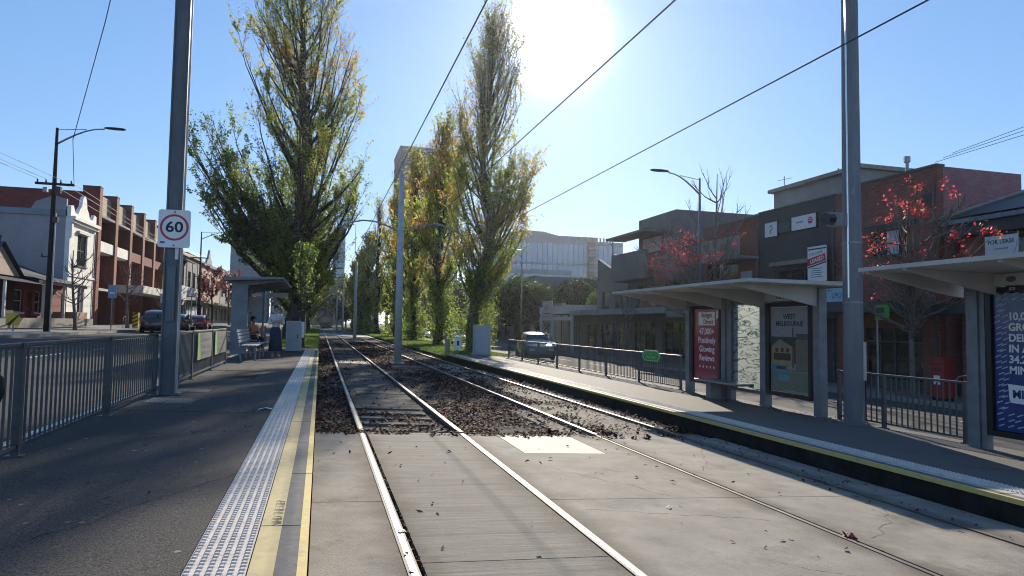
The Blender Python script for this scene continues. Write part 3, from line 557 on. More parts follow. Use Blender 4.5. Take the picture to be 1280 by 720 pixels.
def poplar(H,env,seed,r0=.45,n1=60,n2=7,n3=5,leafn=14,leaf=.075,h0=.06,lean=(0,0),tint=None,dens=None,skirt=0,limbs=()):
    r=np.random.default_rng(seed); zs=np.array([e[0] for e in env]); rs=np.array([e[1] for e in env]); cxs=np.array([e[2] if len(e)>2 else 0 for e in env])
    R_=lambda z:np.interp(z,zs,rs); C_=lambda z:np.interp(z,zs,cxs)
    K=14; s=np.linspace(0,1,K); tz=s*H*.97; tr=np.stack([C_(tz)*.8+.12*np.sin(tz*.7+seed),.15*np.sin(tz*.5+seed),tz],1); trr=r0*(1-s)**.8*.92+.02; trr[0]*=1.35
    out=[tubes(tr[None],trr[None],9)]
    tp=lambda z:np.stack([np.interp(z,tz,tr[:,0]),np.interp(z,tz,tr[:,1]),z],-1)
    # primaries
    b0=h0*H+(H*.86-h0*H)*r.random(n1)**1.15; Lz=np.minimum((H-b0)*.8,H*(.15+.27*r.random(n1))*np.clip(b0/H*3.2+.3,0,1))*(.65+.35*r.random(n1)); b1=b0+Lz
    ph=r.uniform(0,2*PI,n1); rad=R_(b1)*r.uniform(.3,1.0,n1)**.5
    C1=np.stack([C_(b1)+rad*np.cos(ph),rad*np.sin(ph),b1],1)
    for (lb0,tx,ty,tz_,sd_,nn_) in limbs:
        b0=np.concatenate([b0,r.normal(lb0,.5,nn_)]); C1=np.concatenate([C1,np.stack([r.normal(tx,sd_,nn_),r.normal(ty,sd_,nn_),r.normal(tz_,sd_,nn_)],1)])
    b1=C1[:,2]; Lz=np.abs(b1-b0); n1=len(b0); K1=7; s=np.linspace(0,1,K1); P0=tp(b0)
    u=s[None,:,None]; base=P0[:,None]*(1-u)+C1[:,None]*u
    hor=(C1-P0); hor[:,2]=0; w=(np.sin(s*PI)*.05)[None,:,None]*hor[:,None]; base=base+w; base[:,:,2]-=(np.sin(s*PI)*.1)[None]*Lz[:,None]
    base+=r.normal(0,.05,base.shape)*u*(Lz[:,None,None]*.12+.2)
    rr=(np.interp(b0,tz,trr)*.25+.012)[:,None]*(1-s[None])**.9+.008; out.append(tubes(base,rr,5))
    # secondaries
    def sub(parent,npar,L0,L1_,K_,upw,rad0,nn,smin=.15):
        N_=len(parent); ip=np.repeat(np.arange(N_),npar); M_=len(ip); t_=r.uniform(smin,1,M_)*(parent.shape[1]-1); i=np.minimum(t_.astype(int),parent.shape[1]-2); f=t_-i
        p0=parent[ip,i]*(1-f[:,None])+parent[ip,i+1]*f[:,None]; d=parent[ip,i+1]-parent[ip,i]; d/=np.linalg.norm(d,axis=1,keepdims=True)+1e-9
        rd=r.normal(0,1,(M_,3)); rd/=np.linalg.norm(rd,axis=1,keepdims=True); dd=d*.8+rd*.62+np.array([0,0,upw]); dd/=np.linalg.norm(dd,axis=1,keepdims=True)
        L_=r.uniform(L0,L1_,M_)*(1-.4*f); s_=np.linspace(0,1,K_); q=p0[:,None]+dd[:,None]*(s_[None,:,None]*L_[:,None,None]); q[:,:,2]+=(s_**2)[None]*L_[:,None]*.15
        q+=r.normal(0,.03,q.shape)*s_[None,:,None]*L_[:,None,None]
        return q,tubes(q,(rad0*(1-s_*.8))[None]*(.6+.6*r.random(M_))[:,None],nn)
    sc=H/22
    q2,t2=sub(base,n2,.9*sc,2.4*sc,5,.35,.02,4); q3,t3=sub(q2,n3,.4*sc,1.1*sc,3,.25,.007,3); tw=[t2,t3]
    # leaves
    N3=len(q3); m=q3[:,1]; dn=np.ones(N3)*.8 if dens is None else dens(m,r); cnt=r.poisson(leafn*dn*(.12+2.3*vnoise(m[:,0]+50+seed,m[:,2]+30+m[:,1],1.25,seed)**2.2)); ip=np.repeat(np.arange(N3),cnt); M_=len(ip)
    t_=r.uniform(.1,1,M_); a=q3[ip,0]*(1-t_[:,None])+q3[ip,2]*t_[:,None]+r.normal(0,.07,(M_,3))
    d=r.normal(0,1,(M_,3)); d/=np.linalg.norm(d,axis=1,keepdims=True); e=np.cross(d,r.normal(0,1,(M_,3))); e/=np.linalg.norm(e,axis=1,keepdims=True); sz=leaf*r.uniform(.55,1.25,M_)[:,None]
    V=np.stack([a-d*sz,a-e*sz*.75,a+d*sz,a+e*sz*.75],1); tn=tint(a,r) if tint is not None else r.random(M_)
    if skirt:                                # leafy shoots low on the trunk
        nc=int(skirt/85); cz=.3+5.6*r.random(nc)**1.25; ca=r.uniform(0,2*PI,nc); cr_=(.3+1.0*r.random(nc)**.8)*np.interp(cz,[0,2,6.2],[.9,1.15,.7]); tc_=tp(cz); cc=tc_+np.stack([cr_*np.cos(ca),cr_*np.sin(ca),0*cz],1)
        st=np.stack([tc_-np.array([0,0,.5])*np.ones((nc,1)),(tc_+cc)/2,cc,cc+np.array([0,0,.5])],1); tw.append(tubes(st,np.full((nc,4),.012),3))
        i=r.integers(0,nc,skirt); a2=cc[i]+r.normal(0,1,(skirt,3))*np.array([.24,.24,.5])*r.uniform(.5,1.5,nc)[i][:,None]; d=r.normal(0,1,(skirt,3)); d/=np.linalg.norm(d,axis=1,keepdims=True); e=np.cross(d,r.normal(0,1,(skirt,3))); e/=np.linalg.norm(e,axis=1,keepdims=True); sz=leaf*r.uniform(.5,1.1,skirt)[:,None]
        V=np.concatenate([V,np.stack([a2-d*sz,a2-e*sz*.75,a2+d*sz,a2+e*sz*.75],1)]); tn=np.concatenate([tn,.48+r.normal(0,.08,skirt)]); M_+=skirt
    return joinm(out),joinm(tw),(V.reshape(-1,3),np.arange(4*M_).reshape(-1,4),np.clip(tn,0,1))
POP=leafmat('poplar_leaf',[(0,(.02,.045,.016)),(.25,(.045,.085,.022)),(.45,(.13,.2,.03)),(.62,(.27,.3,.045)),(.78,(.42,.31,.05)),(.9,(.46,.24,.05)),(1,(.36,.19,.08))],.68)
def plant(name,lb,cat,loc,data,group=None,lm=POP,bark=BARK,rz=0,tm=TWIG):
    t=thing(name,lb,cat,loc,rz,group); a,b,c=data
    link('trunk',npmesh('trunk',*a,bark,smooth=True),t); link('branches',npmesh('branches',*b,tm),t)['kind']='stuff'; o=link('crown',npmesh('crown',c[0],c[1],lm,c[2]),t); return t
GP='poplars along the tracks'
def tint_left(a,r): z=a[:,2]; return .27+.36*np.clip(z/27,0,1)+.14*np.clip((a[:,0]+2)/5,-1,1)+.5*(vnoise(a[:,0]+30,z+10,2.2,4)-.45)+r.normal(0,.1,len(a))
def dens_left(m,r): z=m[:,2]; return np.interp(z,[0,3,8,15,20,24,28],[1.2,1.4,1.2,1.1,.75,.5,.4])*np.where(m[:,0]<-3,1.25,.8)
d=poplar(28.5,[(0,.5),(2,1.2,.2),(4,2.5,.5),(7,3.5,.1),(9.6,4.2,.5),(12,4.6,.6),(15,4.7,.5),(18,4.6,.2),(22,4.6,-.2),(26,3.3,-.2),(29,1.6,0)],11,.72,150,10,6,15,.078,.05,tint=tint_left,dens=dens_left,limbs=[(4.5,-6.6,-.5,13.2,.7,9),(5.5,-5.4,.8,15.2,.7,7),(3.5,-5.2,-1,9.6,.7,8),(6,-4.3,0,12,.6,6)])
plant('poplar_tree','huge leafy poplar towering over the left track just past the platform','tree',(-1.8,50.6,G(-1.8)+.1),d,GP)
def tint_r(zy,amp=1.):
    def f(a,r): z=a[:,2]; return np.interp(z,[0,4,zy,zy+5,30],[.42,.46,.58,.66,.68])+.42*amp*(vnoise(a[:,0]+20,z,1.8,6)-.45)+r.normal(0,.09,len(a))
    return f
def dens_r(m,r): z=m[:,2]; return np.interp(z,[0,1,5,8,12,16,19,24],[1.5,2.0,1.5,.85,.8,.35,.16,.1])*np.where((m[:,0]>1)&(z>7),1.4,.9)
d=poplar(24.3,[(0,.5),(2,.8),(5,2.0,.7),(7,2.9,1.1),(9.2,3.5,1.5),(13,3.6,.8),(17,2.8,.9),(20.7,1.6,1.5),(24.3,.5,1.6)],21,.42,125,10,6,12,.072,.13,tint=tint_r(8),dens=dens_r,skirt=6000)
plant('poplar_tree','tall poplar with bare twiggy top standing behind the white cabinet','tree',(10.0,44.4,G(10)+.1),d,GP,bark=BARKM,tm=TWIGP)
specs=[(59.4,548,21,'poplar with green skirt and yellow middle, second from the white cabinet'),(74,516,21.5,'half bare poplar, third from the white cabinet'),(88,495,21,'bare twiggy poplar right behind the nearest centre pole'),
       (104,471,21.5,'slender reddish bare poplar left of the nearest centre pole'),(121,460,18,'orange leaved poplar beyond the crossing'),(140,451,17,'small golden poplar farthest but one on the right verge'),(162,444,17,'farthest yellow poplar on the right verge')]
def Xat(px,Y):   # world x of picture column at distance Y near the horizon
    d=f2+RR*(px-640)/830+UU*(360-410)/830; return d.x/d.y*Y
def env_slim(H,w,k=0): return [(0,.5),(1.5,w*.4),(H*.2,w*.6),(H*.4,w),(H*.6,w*.95),(H*.8,w*.6),(H,w*.1)]
def dens_mid(lo,mid,hi):
    return lambda m,r: np.interp(m[:,2],[0,1,5,8,12,16,22],[lo,lo,lo,mid,mid,hi,hi*.5])
for i,(Y,px,H,lb) in enumerate(specs):
    w=[3.3,3.3,3.0,2.2,3.3,3.5,4][i]; far=Y>100
    tn=[tint_r(6),tint_r(7),tint_r(9,.8),tint_r(6,.6),tint_r(2,.6),tint_r(2,.6),tint_r(3,.6)][i]
    dn=[dens_mid(1.9,1.1,.6),dens_mid(1.7,.9,.5),dens_mid(1.2,.5,.35),dens_mid(.9,.35,.25),dens_mid(1.2,1.2,.5),dens_mid(1.2,1.1,.6),dens_mid(1.2,1.0,.7)][i]
    d=poplar(H,env_slim(H,w),31+i,.38,75 if not far else 50,8,5 if not far else 4,8 if not far else 8,.08+.0007*Y,tint=tn,dens=dn,skirt=[4500,3800,2600,1500,3000,3000,3000][i],h0=.2)
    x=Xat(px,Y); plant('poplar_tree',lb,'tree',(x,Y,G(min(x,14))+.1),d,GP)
for i,(Y,x,H,w,lb) in enumerate([(66,-2.2,20,3.6,'leafy poplar directly behind the huge left poplar'),(83,-2.2,19,3.6,'poplar third along the left verge'),(101,-2.3,19,3.8,'poplar fourth along the left verge, above the far wires'),(122,-2.2,18,3.8,'poplar fifth along the left verge in the distance'),(146,-2.4,18,4,'farthest poplar on the left verge')]):
    d=poplar(H,env_slim(H,w),51+i,.45,50,7,4,9,.09+.0007*Y,.05,tint=lambda a,r:.42+.5*(vnoise(a[:,0]+20,a[:,2],2,3)-.45)+.012*a[:,2]+r.normal(0,.09,len(a)),dens=dens_mid(1.2,1,.6))
    plant('poplar_tree',lb,'tree',(x,Y,G(x)+.1),d,GP)
# young sapling beside the tactile strip end
d=poplar(5.6,[(0,.1),(1,.3),(2,.7),(3.5,.9),(5,.6),(5.6,.1)],71,.05,20,5,3,7,.06,.3,tint=lambda a,r:.4+r.normal(0,.1,len(a)))
plant('young_tree','slender young tree with bright green leaves by the platform end','tree',(-.95,36.5,G(-1)+.1),d)
# small street trees: bare and red-leaved
REDL=leafmat('red_autumn_leaf',[(0,(.18,.01,.02)),(.4,(.45,.02,.04)),(.75,(.6,.035,.05)),(.92,(.5,.09,.035)),(1,(.3,.16,.06))],.5)
def streettree(H,w,seed,clumps=None,leaf=.07,n1=20,tintf=None,leafn=5,dens=None,r0=.09,h0=.3):
    dn=dens
    if clumps is not None:
        cl=np.array(clumps); 
        def dn(m,r):
            v=np.zeros(len(m))
            for c in cl: v=np.maximum(v,np.exp(-((m-c[:3])**2).sum(1)/c[3]**2)*c[4])
            return v
    return poplar(H,[(0,.1),(H*.3,w*.3),(H*.55,w*.8),(H*.8,w),(H,w*.55)],seed,r0,n1,6,3,leafn,leaf,h0,tint=tintf,dens=dn)
def redtree(x,y,H,w,seed,pts,lb):
    base=(x,y,G(x)+.13); r=np.random.default_rng(seed); A_,B_,C_=streettree(H,w,seed,n1=34,leafn=0,h0=.28)
    Vs=[];tw=[B_]; paths=[]
    for (px,py,pz,s_,nl) in pts:
        c=np.array([px-x,py-y,pz-base[2]]); z0=H*r.uniform(.3,.6); p0=np.array([0,0,z0]); m_=(p0+c)/2+np.array([0,0,-.1]); paths.append(np.stack([p0,p0*.5+m_*.5+c*0+np.array([0,0,-.02]),m_,c*.6+m_*.4,c]))
        nl=int(nl); a=c+r.normal(0,1,(nl,3))*s_*np.array([1,1,.8]); d=r.normal(0,1,(nl,3)); d/=np.linalg.norm(d,axis=1,keepdims=True); e=np.cross(d,r.normal(0,1,(nl,3))); e/=np.linalg.norm(e,axis=1,keepdims=True); sz=.055*r.uniform(.4,1.3,nl)[:,None]
        Vs.append(np.stack([a-d*sz,a-e*sz*.7,a+d*sz,a+e*sz*.7],1))
        q=np.stack([np.repeat(c[None],6,0),c+r.normal(0,s_*.8,(6,3))],1); tw.append(tubes(q,np.full((6,2),.006),3))
    tw.append(tubes(np.stack(paths),np.linspace(.03,.008,5)[None]*np.ones((len(paths),1)),4))
    V=np.concatenate(Vs); n_=len(V); return plant('street_tree',lb,'tree',base,(A_,joinm(tw),(V.reshape(-1,3),np.arange(4*n_).reshape(-1,4),r.random(n_))),'pear trees on the right footpath',REDL,BARKP,tm=BARKP)
rs_=random.Random(3)
def pp(px,py,X):  # point of picture ray at world x
    d=f2+RR*(px-640)/830+UU*(360-py)/830; t_=X/d.x; return (d.x*t_,d.y*t_,1.525+d.z*t_)
def around(px,py,X,n_,sp,nl=26,sr=.17): return [pp(px+rs_.gauss(0,sp*1.5),py+rs_.gauss(0,sp*1.2),X+rs_.uniform(-.7,.7))+(sr*rs_.uniform(.4,1.6),nl*rs_.uniform(.15,1.0)) for _ in range(n_)]
ca=[]
for q in ((835,303),(852,322),(820,322),(836,312),(866,302),(824,338),(848,334),(815,330),(862,320),(889,322)): ca+=around(*q,19.3,5,5,34,.2)
ca+=around(818,378,19.0,3,5)
for q in ((808,345),(860,345),(835,345),(910,300)): ca+=around(*q,19.3,2,6,14)
redtree(19.7,31.9,8.2,4.0,81,ca,'pear tree with clusters of red leaves behind the first shelter')
cb=[]
for q in ((1107,250),(1133,262),(1127,250),(1150,262),(1108,268),(1160,265),(1143,234),(1093,300),(1090,315),(1092,340),(1185,236),(1156,310),(1204,317),(1198,296),(1112,300),(1235,290),(1104,342),(1090,372)): cb+=around(*q,19.4,3,4,26,.11)
redtree(19.7,18.3,6.9,3.4,82,cb,'pear tree with scattered red leaves before the brick building')
for i,(px,Y,H,w,lb) in enumerate([(89,46,5.0,1.8,'bare young street tree in front of the white house'),(160,58,5.2,2.4,'bare street tree in front of the brick terrace'),(136,75,5,2,'bare thin street tree further along the left footpath'),(795,41,5,1.6,'bare spindly street tree under the dark awning on the right')]):
    x=Xat(px,Y); x=-14.4 if x<0 else 19.8
    if i==2: x=-14.4; Y=72
    d=streettree(H,w,90+i,n1=18,leafn=0,tintf=None); a,b,c=d; t=thing('street_tree',lb,'tree',(x,Y,G(x)+.13),0,'bare street trees'); link('trunk',npmesh('trunk',*a,BARKP,smooth=True),t); link('branches',npmesh('branches',*b,BARKP),t)['kind']='stuff'
# bare crown rising behind right lamp
d=streettree(6.0,1.9,97,n1=24,leafn=0); a,b,c=d; t=thing('street_tree','tall bare tree whose twigs rise behind the right street lamp','tree',(21.6,33.0,3.6),0); link('trunk',npmesh('trunk',*a,BARKP,smooth=True),t); link('branches',npmesh('branches',*b,BARKP),t)['kind']='stuff'
t.location=(20.6,31.6,G(20.6)+.13); t.scale=(1,1,1.85)
RUST=leafmat('rust_leaf',[(0,(.12,.03,.03)),(1,(.32,.1,.09))],.4)
for i,(Y,x,H,w) in enumerate([(100,-14.6,8.2,2.6),(118,-14.6,9,3),(150,-15,9.5,3.4)]):
    d=streettree(H,w,101+i,n1=26,leafn=7,leaf=.16,tintf=lambda a,r:r.random(len(a)),r0=.13)
    plant('street_tree',['dusky red street tree before the far left terrace','second dusky red street tree behind the left shelter roof','farthest pinkish bare tree on the left footpath'][i],'tree',(x,Y,G(x)+.13),d,'red street trees on the left',RUST)
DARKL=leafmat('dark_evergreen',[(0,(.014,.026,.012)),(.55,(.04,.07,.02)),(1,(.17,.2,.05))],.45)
def blobtree(x,y,H,R0,seed,lb,grp='round evergreen street trees',lm=DARKL,leaf=.2,nl=9000,base=None,trunk=.3):
    r=np.random.default_rng(seed); base=G(min(x,30))+.1 if base is None else base
    t=thing('evergreen_tree',lb,'tree',(x,y,base),0,grp); zc=H-R0*.75
    part('trunk',MB().tube([(0,0,0),(.1,0,zc*.6),(0,.1,zc)],[trunk,trunk*.8,trunk*.5],8),BARK,t)
    mb=MB()
    for k in range(7): a=k*.9; mb.tube([(0,0,zc*.55),(R0*.35*math.cos(a),R0*.35*math.sin(a),zc),(R0*.75*math.cos(a),R0*.75*math.sin(a),zc+R0*.4)],[trunk*.45,trunk*.3,.04],5)
    part('branches',mb,BARK,t)
    nc=46; cd=r.normal(0,1,(nc,3)); cd/=np.linalg.norm(cd,axis=1,keepdims=True); cc=cd*(R0*r.uniform(.35,.85,nc)[:,None])*np.array([1,1,.68])+np.array([0,0,zc]); cr=R0*r.uniform(.2,.36,nc)
    i=r.integers(0,nc,nl); dd=r.normal(0,1,(nl,3)); dd/=np.linalg.norm(dd,axis=1,keepdims=True); a=cc[i]+dd*(cr[i]*r.uniform(.7,1.05,nl))[:,None]
    d=r.normal(0,1,(nl,3)); d/=np.linalg.norm(d,axis=1,keepdims=True); e=np.cross(d,dd); e/=np.linalg.norm(e,axis=1,keepdims=True)+1e-9; s_=leaf*r.uniform(.5,1.2,nl)[:,None]
    V=np.stack([a-d*s_,a-e*s_*.6,a+d*s_,a+e*s_*.6],1); tn=np.clip(.3+.35*np.clip(dd[:,2],0,1)*(a[:,2]>zc)+r.normal(0,.17,nl),0,1)  # leaves facing up on top tinted lighter: sunlit tips put in the colour
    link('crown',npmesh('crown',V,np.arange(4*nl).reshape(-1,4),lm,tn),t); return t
blobtree(21.5,72,8.3,4.2,201,'dark round evergreen left of the glass hospital base',nl=12000)
blobtree(29.5,76,8.6,3.3,202,'dark rounded evergreen tree beneath the glass block'); blobtree(33.5,76,8.7,3.4,203,'dark rounded evergreen nearest the grey gabled shop')
BRIG=leafmat('bright_shrub',[(0,(.03,.07,.015)),(.6,(.1,.17,.03)),(1,(.2,.26,.06))],.5)
blobtree(25.6,58,6.0,1.7,204,'bright green shrub growing above the pale shop canopy','shrub above the shop',BRIG,.1,6000,trunk=.08)
for k,(x,y,H,r_) in enumerate([(1.5,250,17,8),(8,262,19,7),(-9,235,15,8),(13,225,19,9),(25,210,16,8),(18,190,17,7),(30,150,13,7),(28,120,12,6),(Xat(432,232),232,14,8),(Xat(452,215),215,13,7),(Xat(482,160),160,12,6),(Xat(520,168),168,12,6.5),(Xat(555,150),150,11,6)]):
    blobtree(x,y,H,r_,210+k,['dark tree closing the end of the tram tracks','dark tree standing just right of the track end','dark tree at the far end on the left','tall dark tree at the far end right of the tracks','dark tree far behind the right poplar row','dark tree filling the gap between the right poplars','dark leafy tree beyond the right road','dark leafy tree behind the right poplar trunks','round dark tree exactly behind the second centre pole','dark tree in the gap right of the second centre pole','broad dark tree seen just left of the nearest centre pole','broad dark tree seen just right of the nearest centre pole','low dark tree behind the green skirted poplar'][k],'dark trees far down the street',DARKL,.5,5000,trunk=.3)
# ================================================================ BUILDINGS
def wallholes(mb,u0,u1,z0,z1,holes,d0,d1):
    us=sorted({u0,u1}|{min(max(h[0],u0),u1) for h in holes}|{min(max(h[1],u0),u1) for h in holes}); 
    for a,b in zip(us,us[1:]):
        if b-a<1e-4: continue
        c=(a+b)/2; hs=sorted([(h[2],h[3]) for h in holes if h[0]<c<h[1]]); z=z0
        for lo,hi in hs:
            if lo>z+1e-4: mb.box(a,b,d0,d1,z,lo)
            z=max(z,hi)
        if z1>z+1e-4: mb.box(a,b,d0,d1,z,z1)
MULL=mat('shopfront_metal',(.1,.1,.105),(.07,.07,.075),.45,.3)
class Bld:
    # local frame: x along the facade left to right as seen from the street, y into the building, z up
    def __init__(s,name,lb,side,X,Yl,w,dep,h,m,wins=(),grp=None,cat='building',fm=None,base=None,doors=()):
        s.t=thing(name,lb,cat,(X,Yl,G(max(-24,min(X,24)))+.11 if base is None else base),-PI/2 if side>0 else PI/2,grp); s.w=w; s.dep=dep; s.h=h
        mb=MB(); hs=[q[:4] for q in wins]+[q[:4] for q in doors]; wallholes(mb,0,w,0,h,hs,0,.3); part('wall',mb,m,s.t)
        part('side_wall',MB().box(0,.3,.3,dep,0,h),m,s.t); part('side_wall',MB().box(w-.3,w,.3,dep,0,h),m,s.t); part('rear_wall',MB().box(.3,w-.3,dep-.3,dep,0,h),m,s.t)
        part('downpipe',MB().tube([(w-.15,-.06,.1),(w-.15,-.06,h-.6)],.045,6),MULL,s.t); part('coping',MB().box(-.03,w+.03,-.06,.36,h+.001,h+.09),MULL,s.t) if not name.startswith(('brick_cottage','white_house','gabled','slate')) else None
        for q in wins: s.win(*q[:4],fm or FRM,*q[4:])
        for q in doors: o=part('door',MB().box(q[0],q[1],.18,.24,q[2],q[3]),q[4] if len(q)>4 else DGL,s.t); [part('mullion',MB().box(q[0]+(q[1]-q[0])*k/4-.03,q[0]+(q[1]-q[0])*k/4+.03,.12,.179,q[2],q[3]),MULL,s.t) for k in range(1,4) if q[1]-q[0]>2]; part('transom',MB().box(q[0],q[1],.1,.119,q[3]-.62,q[3]-.55),MULL,s.t) if q[1]-q[0]>2 else None; part('plinth',MB().box(q[0],q[1],.1,.119,q[2],q[2]+.35),MULL,s.t) if q[1]-q[0]>2 else None; part('handle',MB().box(q[1]-.18,q[1]-.14,.13,.18,1,1.25),STEEL,o)
    def win(s,a,b,c,d,fm,nu=2,nz=2,gm=None,sill=True):
        f=MB(); t_=.06; wallholes(f,a,b,c,d,[(a+t_+(b-a-2*t_)/nu*i+(.02 if i else 0),a+t_+(b-a-2*t_)/nu*(i+1)-(.02 if i<nu-1 else 0),c+t_+(d-c-2*t_)/nz*j+(.02 if j else 0),c+t_+(d-c-2*t_)/nz*(j+1)-(.02 if j<nz-1 else 0)) for i in range(nu) for j in range(nz)],.12,.18)
        w_=part('window',f,fm,s.t); part('pane',MB().box(a+.01,b-.01,.145,.155,c+.01,d-.01),gm or DGL,w_)
        if sill: part('sill',MB().box(a-.08,b+.08,-.08,.12,c-.1,c-.005),fm,w_)
    def flatroof(s,m,par=.0,name='roof'): return part(name,MB().box(.301,s.w-.301,.301,s.dep-.301,s.h-.5-par,s.h-.25-par),m,s.t)
    def p(s,name,mb,m): return part(name,mb,m,s.t)
    def hip(s,m,rise=2,ov=.3,z=None):
        z=s.h if z is None else z; w,d=s.w,s.dep; r=min(w,d)/2; a=[(-ov,-ov,z),(w+ov,-ov,z),(w+ov,d+ov,z),(-ov,d+ov,z)]
        c=[(w/2,r,z+rise),(w/2,d-r,z+rise)] if d>w else [(r,d/2,z+rise),(w-r,d/2,z+rise)]
        mb=MB()
        if d>w: mb.face([a[0],a[1],c[0]]).face([a[2],a[3],c[1]]).face([a[1],a[2],c[1],c[0]]).face([a[3],a[0],c[0],c[1]])
        else: mb.face([a[0],a[1],c[1],c[0]]).face([a[2],a[3],c[0],c[1]]).face([a[1],a[2],c[1]]).face([a[3],a[0],c[0]])
        mb.face(a[::-1]); return part('roof',mb,m,s.t)
    def awning(s,z,out,m,th=.28,a=0,b=None,post=None):
        b=s.w if b is None else b; o=part('awning',MB().box(a,b,-out,-.01,z,z+th),m,s.t)
        if post:
            for u in post: part('awning_post',MB().tube([(u,-out+.15,0),(u,-out+.15,z)],.05,8),STEEL,o)
        return o
FRM=mat('frame_dark',(.05,.05,.055),(.04,.04,.04),.5); FRW=mat('frame_white',(.6,.58,.55),(.5,.49,.46),.6)
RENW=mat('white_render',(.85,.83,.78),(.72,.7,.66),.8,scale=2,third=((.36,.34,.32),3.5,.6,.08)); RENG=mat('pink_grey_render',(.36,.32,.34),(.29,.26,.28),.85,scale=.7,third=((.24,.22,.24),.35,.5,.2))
BRM=brickmat('shaded_brick',(.09,.018,.016),(.06,.014,.012),(.05,.03,.03)); BRR=brickmat('red_brick',(.23,.035,.028),(.16,.028,.022),(.14,.08,.07)); BRD=brickmat('dark_brick',(.27,.085,.06),(.19,.055,.042),(.2,.14,.11)); BRP=brickmat('purple_brick',(.42,.17,.17),(.33,.13,.14),(.32,.22,.22))  # porch wall brick: red brick darkened, verandah shade put into its colour
TAN=mat('tan_render',(.42,.32,.24),(.33,.26,.2),.85,scale=1); SLATE=mat('slate_roof',(.06,.065,.075),(.035,.04,.045),.55,scale=9,stretch=(1,1,4)); TIN=mat('blue_tin',(.16,.2,.24),(.12,.15,.18),.4,.5,scale=1,stretch=(6,.2,1))
CHAR=mat('charcoal_render',(.055,.06,.068),(.04,.044,.05),.7,scale=1); MIDG=mat('mid_grey_render',(.17,.17,.175),(.125,.125,.13),.8,scale=1); PALEG=mat('pale_grey_render',(.27,.275,.265),(.2,.21,.21),.8,scale=1)
PORT=mat('portal_paint',(.6,.6,.57),(.5,.5,.48),.7); BEIGE=mat('beige_render',(.5,.4,.3),(.42,.34,.26),.85,scale=1); SHOPD=mat('shop_dark',(.02,.02,.023),(.012,.012,.014),.5); CURT=mat('curtain',(.5,.52,.55),(.32,.34,.36),.8,scale=3,stretch=(8,8,.4))
AWN=mat('awning_grey',(.2,.2,.2),(.15,.15,.15),.6); AWNW=mat('awning_white',(.6,.59,.57),(.48,.47,.45),.7)
# ---- left row
b=Bld('brick_cottage','low dark red brick cottage with slate roof at far left','' and 0 or -1,-18.0,38,17.4,9,3.0,BRR,[(9.2,10.6,.9,2.3,1,2),(12.4,13.4,.9,2.3,1,2)],doors=[(11.2,12.0,0,2.25,mat('door_red',(.15,.02,.02)))],fm=FRW)
b.hip(SLATE,2.4,.35)
b.p('gable',MB().prism([(3.0,3.0),(8.4,3.0),(5.7,4.7)],-.6,-.4),TAN); b.p('gable_roof',MB().face([(2.7,-.8,2.9),(5.7,-.8,4.85),(5.7,4,4.85),(2.7,4,2.9)]).face([(8.7,-.8,2.9),(5.7,-.8,4.85),(5.7,4,4.85),(8.7,4,2.9)]),SLATE)
b.p('verandah_roof',MB().face([(2.8,-2.0,2.55),(8.6,-2.0,2.55),(8.6,-.41,2.95),(2.8,-.41,2.95)]),SLATE); b.p('verandah_post',MB().box(3.1,3.22,-1.95,-1.83,0,2.56),FRW); b.p('verandah_post',MB().box(8.4,8.52,-1.95,-1.83,0,2.56),FRW); b.p('porch_wall',MB().box(3.1,8.3,-.39,-.01,0,2.99),BRM)
for u in (9.6,13.0,16.6): b.p('porch_post',MB().box(u,u+.14,-1.5,-1.36,.1,2.7),FRW)
b.p('porch_beam',MB().box(9.1,17.2,-1.55,-1.35,2.7,2.9),FRW); b.p('porch_roof',MB().face([(9.0,-1.8,2.85),(17.6,-1.8,2.85),(17.6,0,3.35),(9,0,3.35)]),SLATE)
b.p('low_wall',MB().box(0,17.3,-2.0,-1.8,0,.55),KERB); b.p('chimney',MB().box(14,14.7,3,3.6,4.2,6.0).box(13.95,14.75,2.95,3.65,6.0,6.12),BRR)
b.p('front_pillar',MB().box(15.2,17.3,-1.6,-.1,0,1.0),mat('salmon_render',(.36,.19,.16),(.3,.16,.13),.8))
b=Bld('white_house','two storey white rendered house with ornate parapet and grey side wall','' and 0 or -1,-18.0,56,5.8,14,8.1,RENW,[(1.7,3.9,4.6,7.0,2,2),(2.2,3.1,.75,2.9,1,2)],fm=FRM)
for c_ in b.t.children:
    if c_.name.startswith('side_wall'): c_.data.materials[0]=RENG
b.p('cornice',MB().box(-.1,5.9,-.35,-.01,7.9,8.15).box(-.05,5.85,-.22,-.01,7.7,7.9),RENW)
P=[(0,8.11),(0,8.9),(.5,9.0),(1.0,8.5),(1.6,8.5),(1.9,8.95),(2.3,9.2),(2.5,9.9),(2.9,10.15),(3.3,9.9),(3.5,9.2),(3.9,8.95),(4.2,8.5),(4.9,8.5),(5.3,9.0),(5.8,8.9),(5.8,8.11)]
b.p('parapet',MB().prism(P,0,.25),RENW); b.p('string_course',MB().box(0,5.8,-.08,-.01,3.7,3.85),RENW); b.p('window_hood',MB().box(1.5,4.1,-.2,-.01,7.05,7.25),FRW); b.p('corner_scroll',MB().box(.0,.35,-.12,-.01,6.6,7.7),RENW)
b.p('side_capping',MB().box(-.1,.35,.3,14,8.11,8.55),TIN); b.p('roof',MB().face([(.3,.3,8.0),(5.5,.3,8.0),(5.5,14,8.3),(.3,14,8.3)]),TIN)
b.p('curved_gable',MB().prism([(0.3,8.1),(.3,9.4),(1.2,9.6),(2.3,9.1),(2.8,8.1)],0,.24,'x'),RENG)
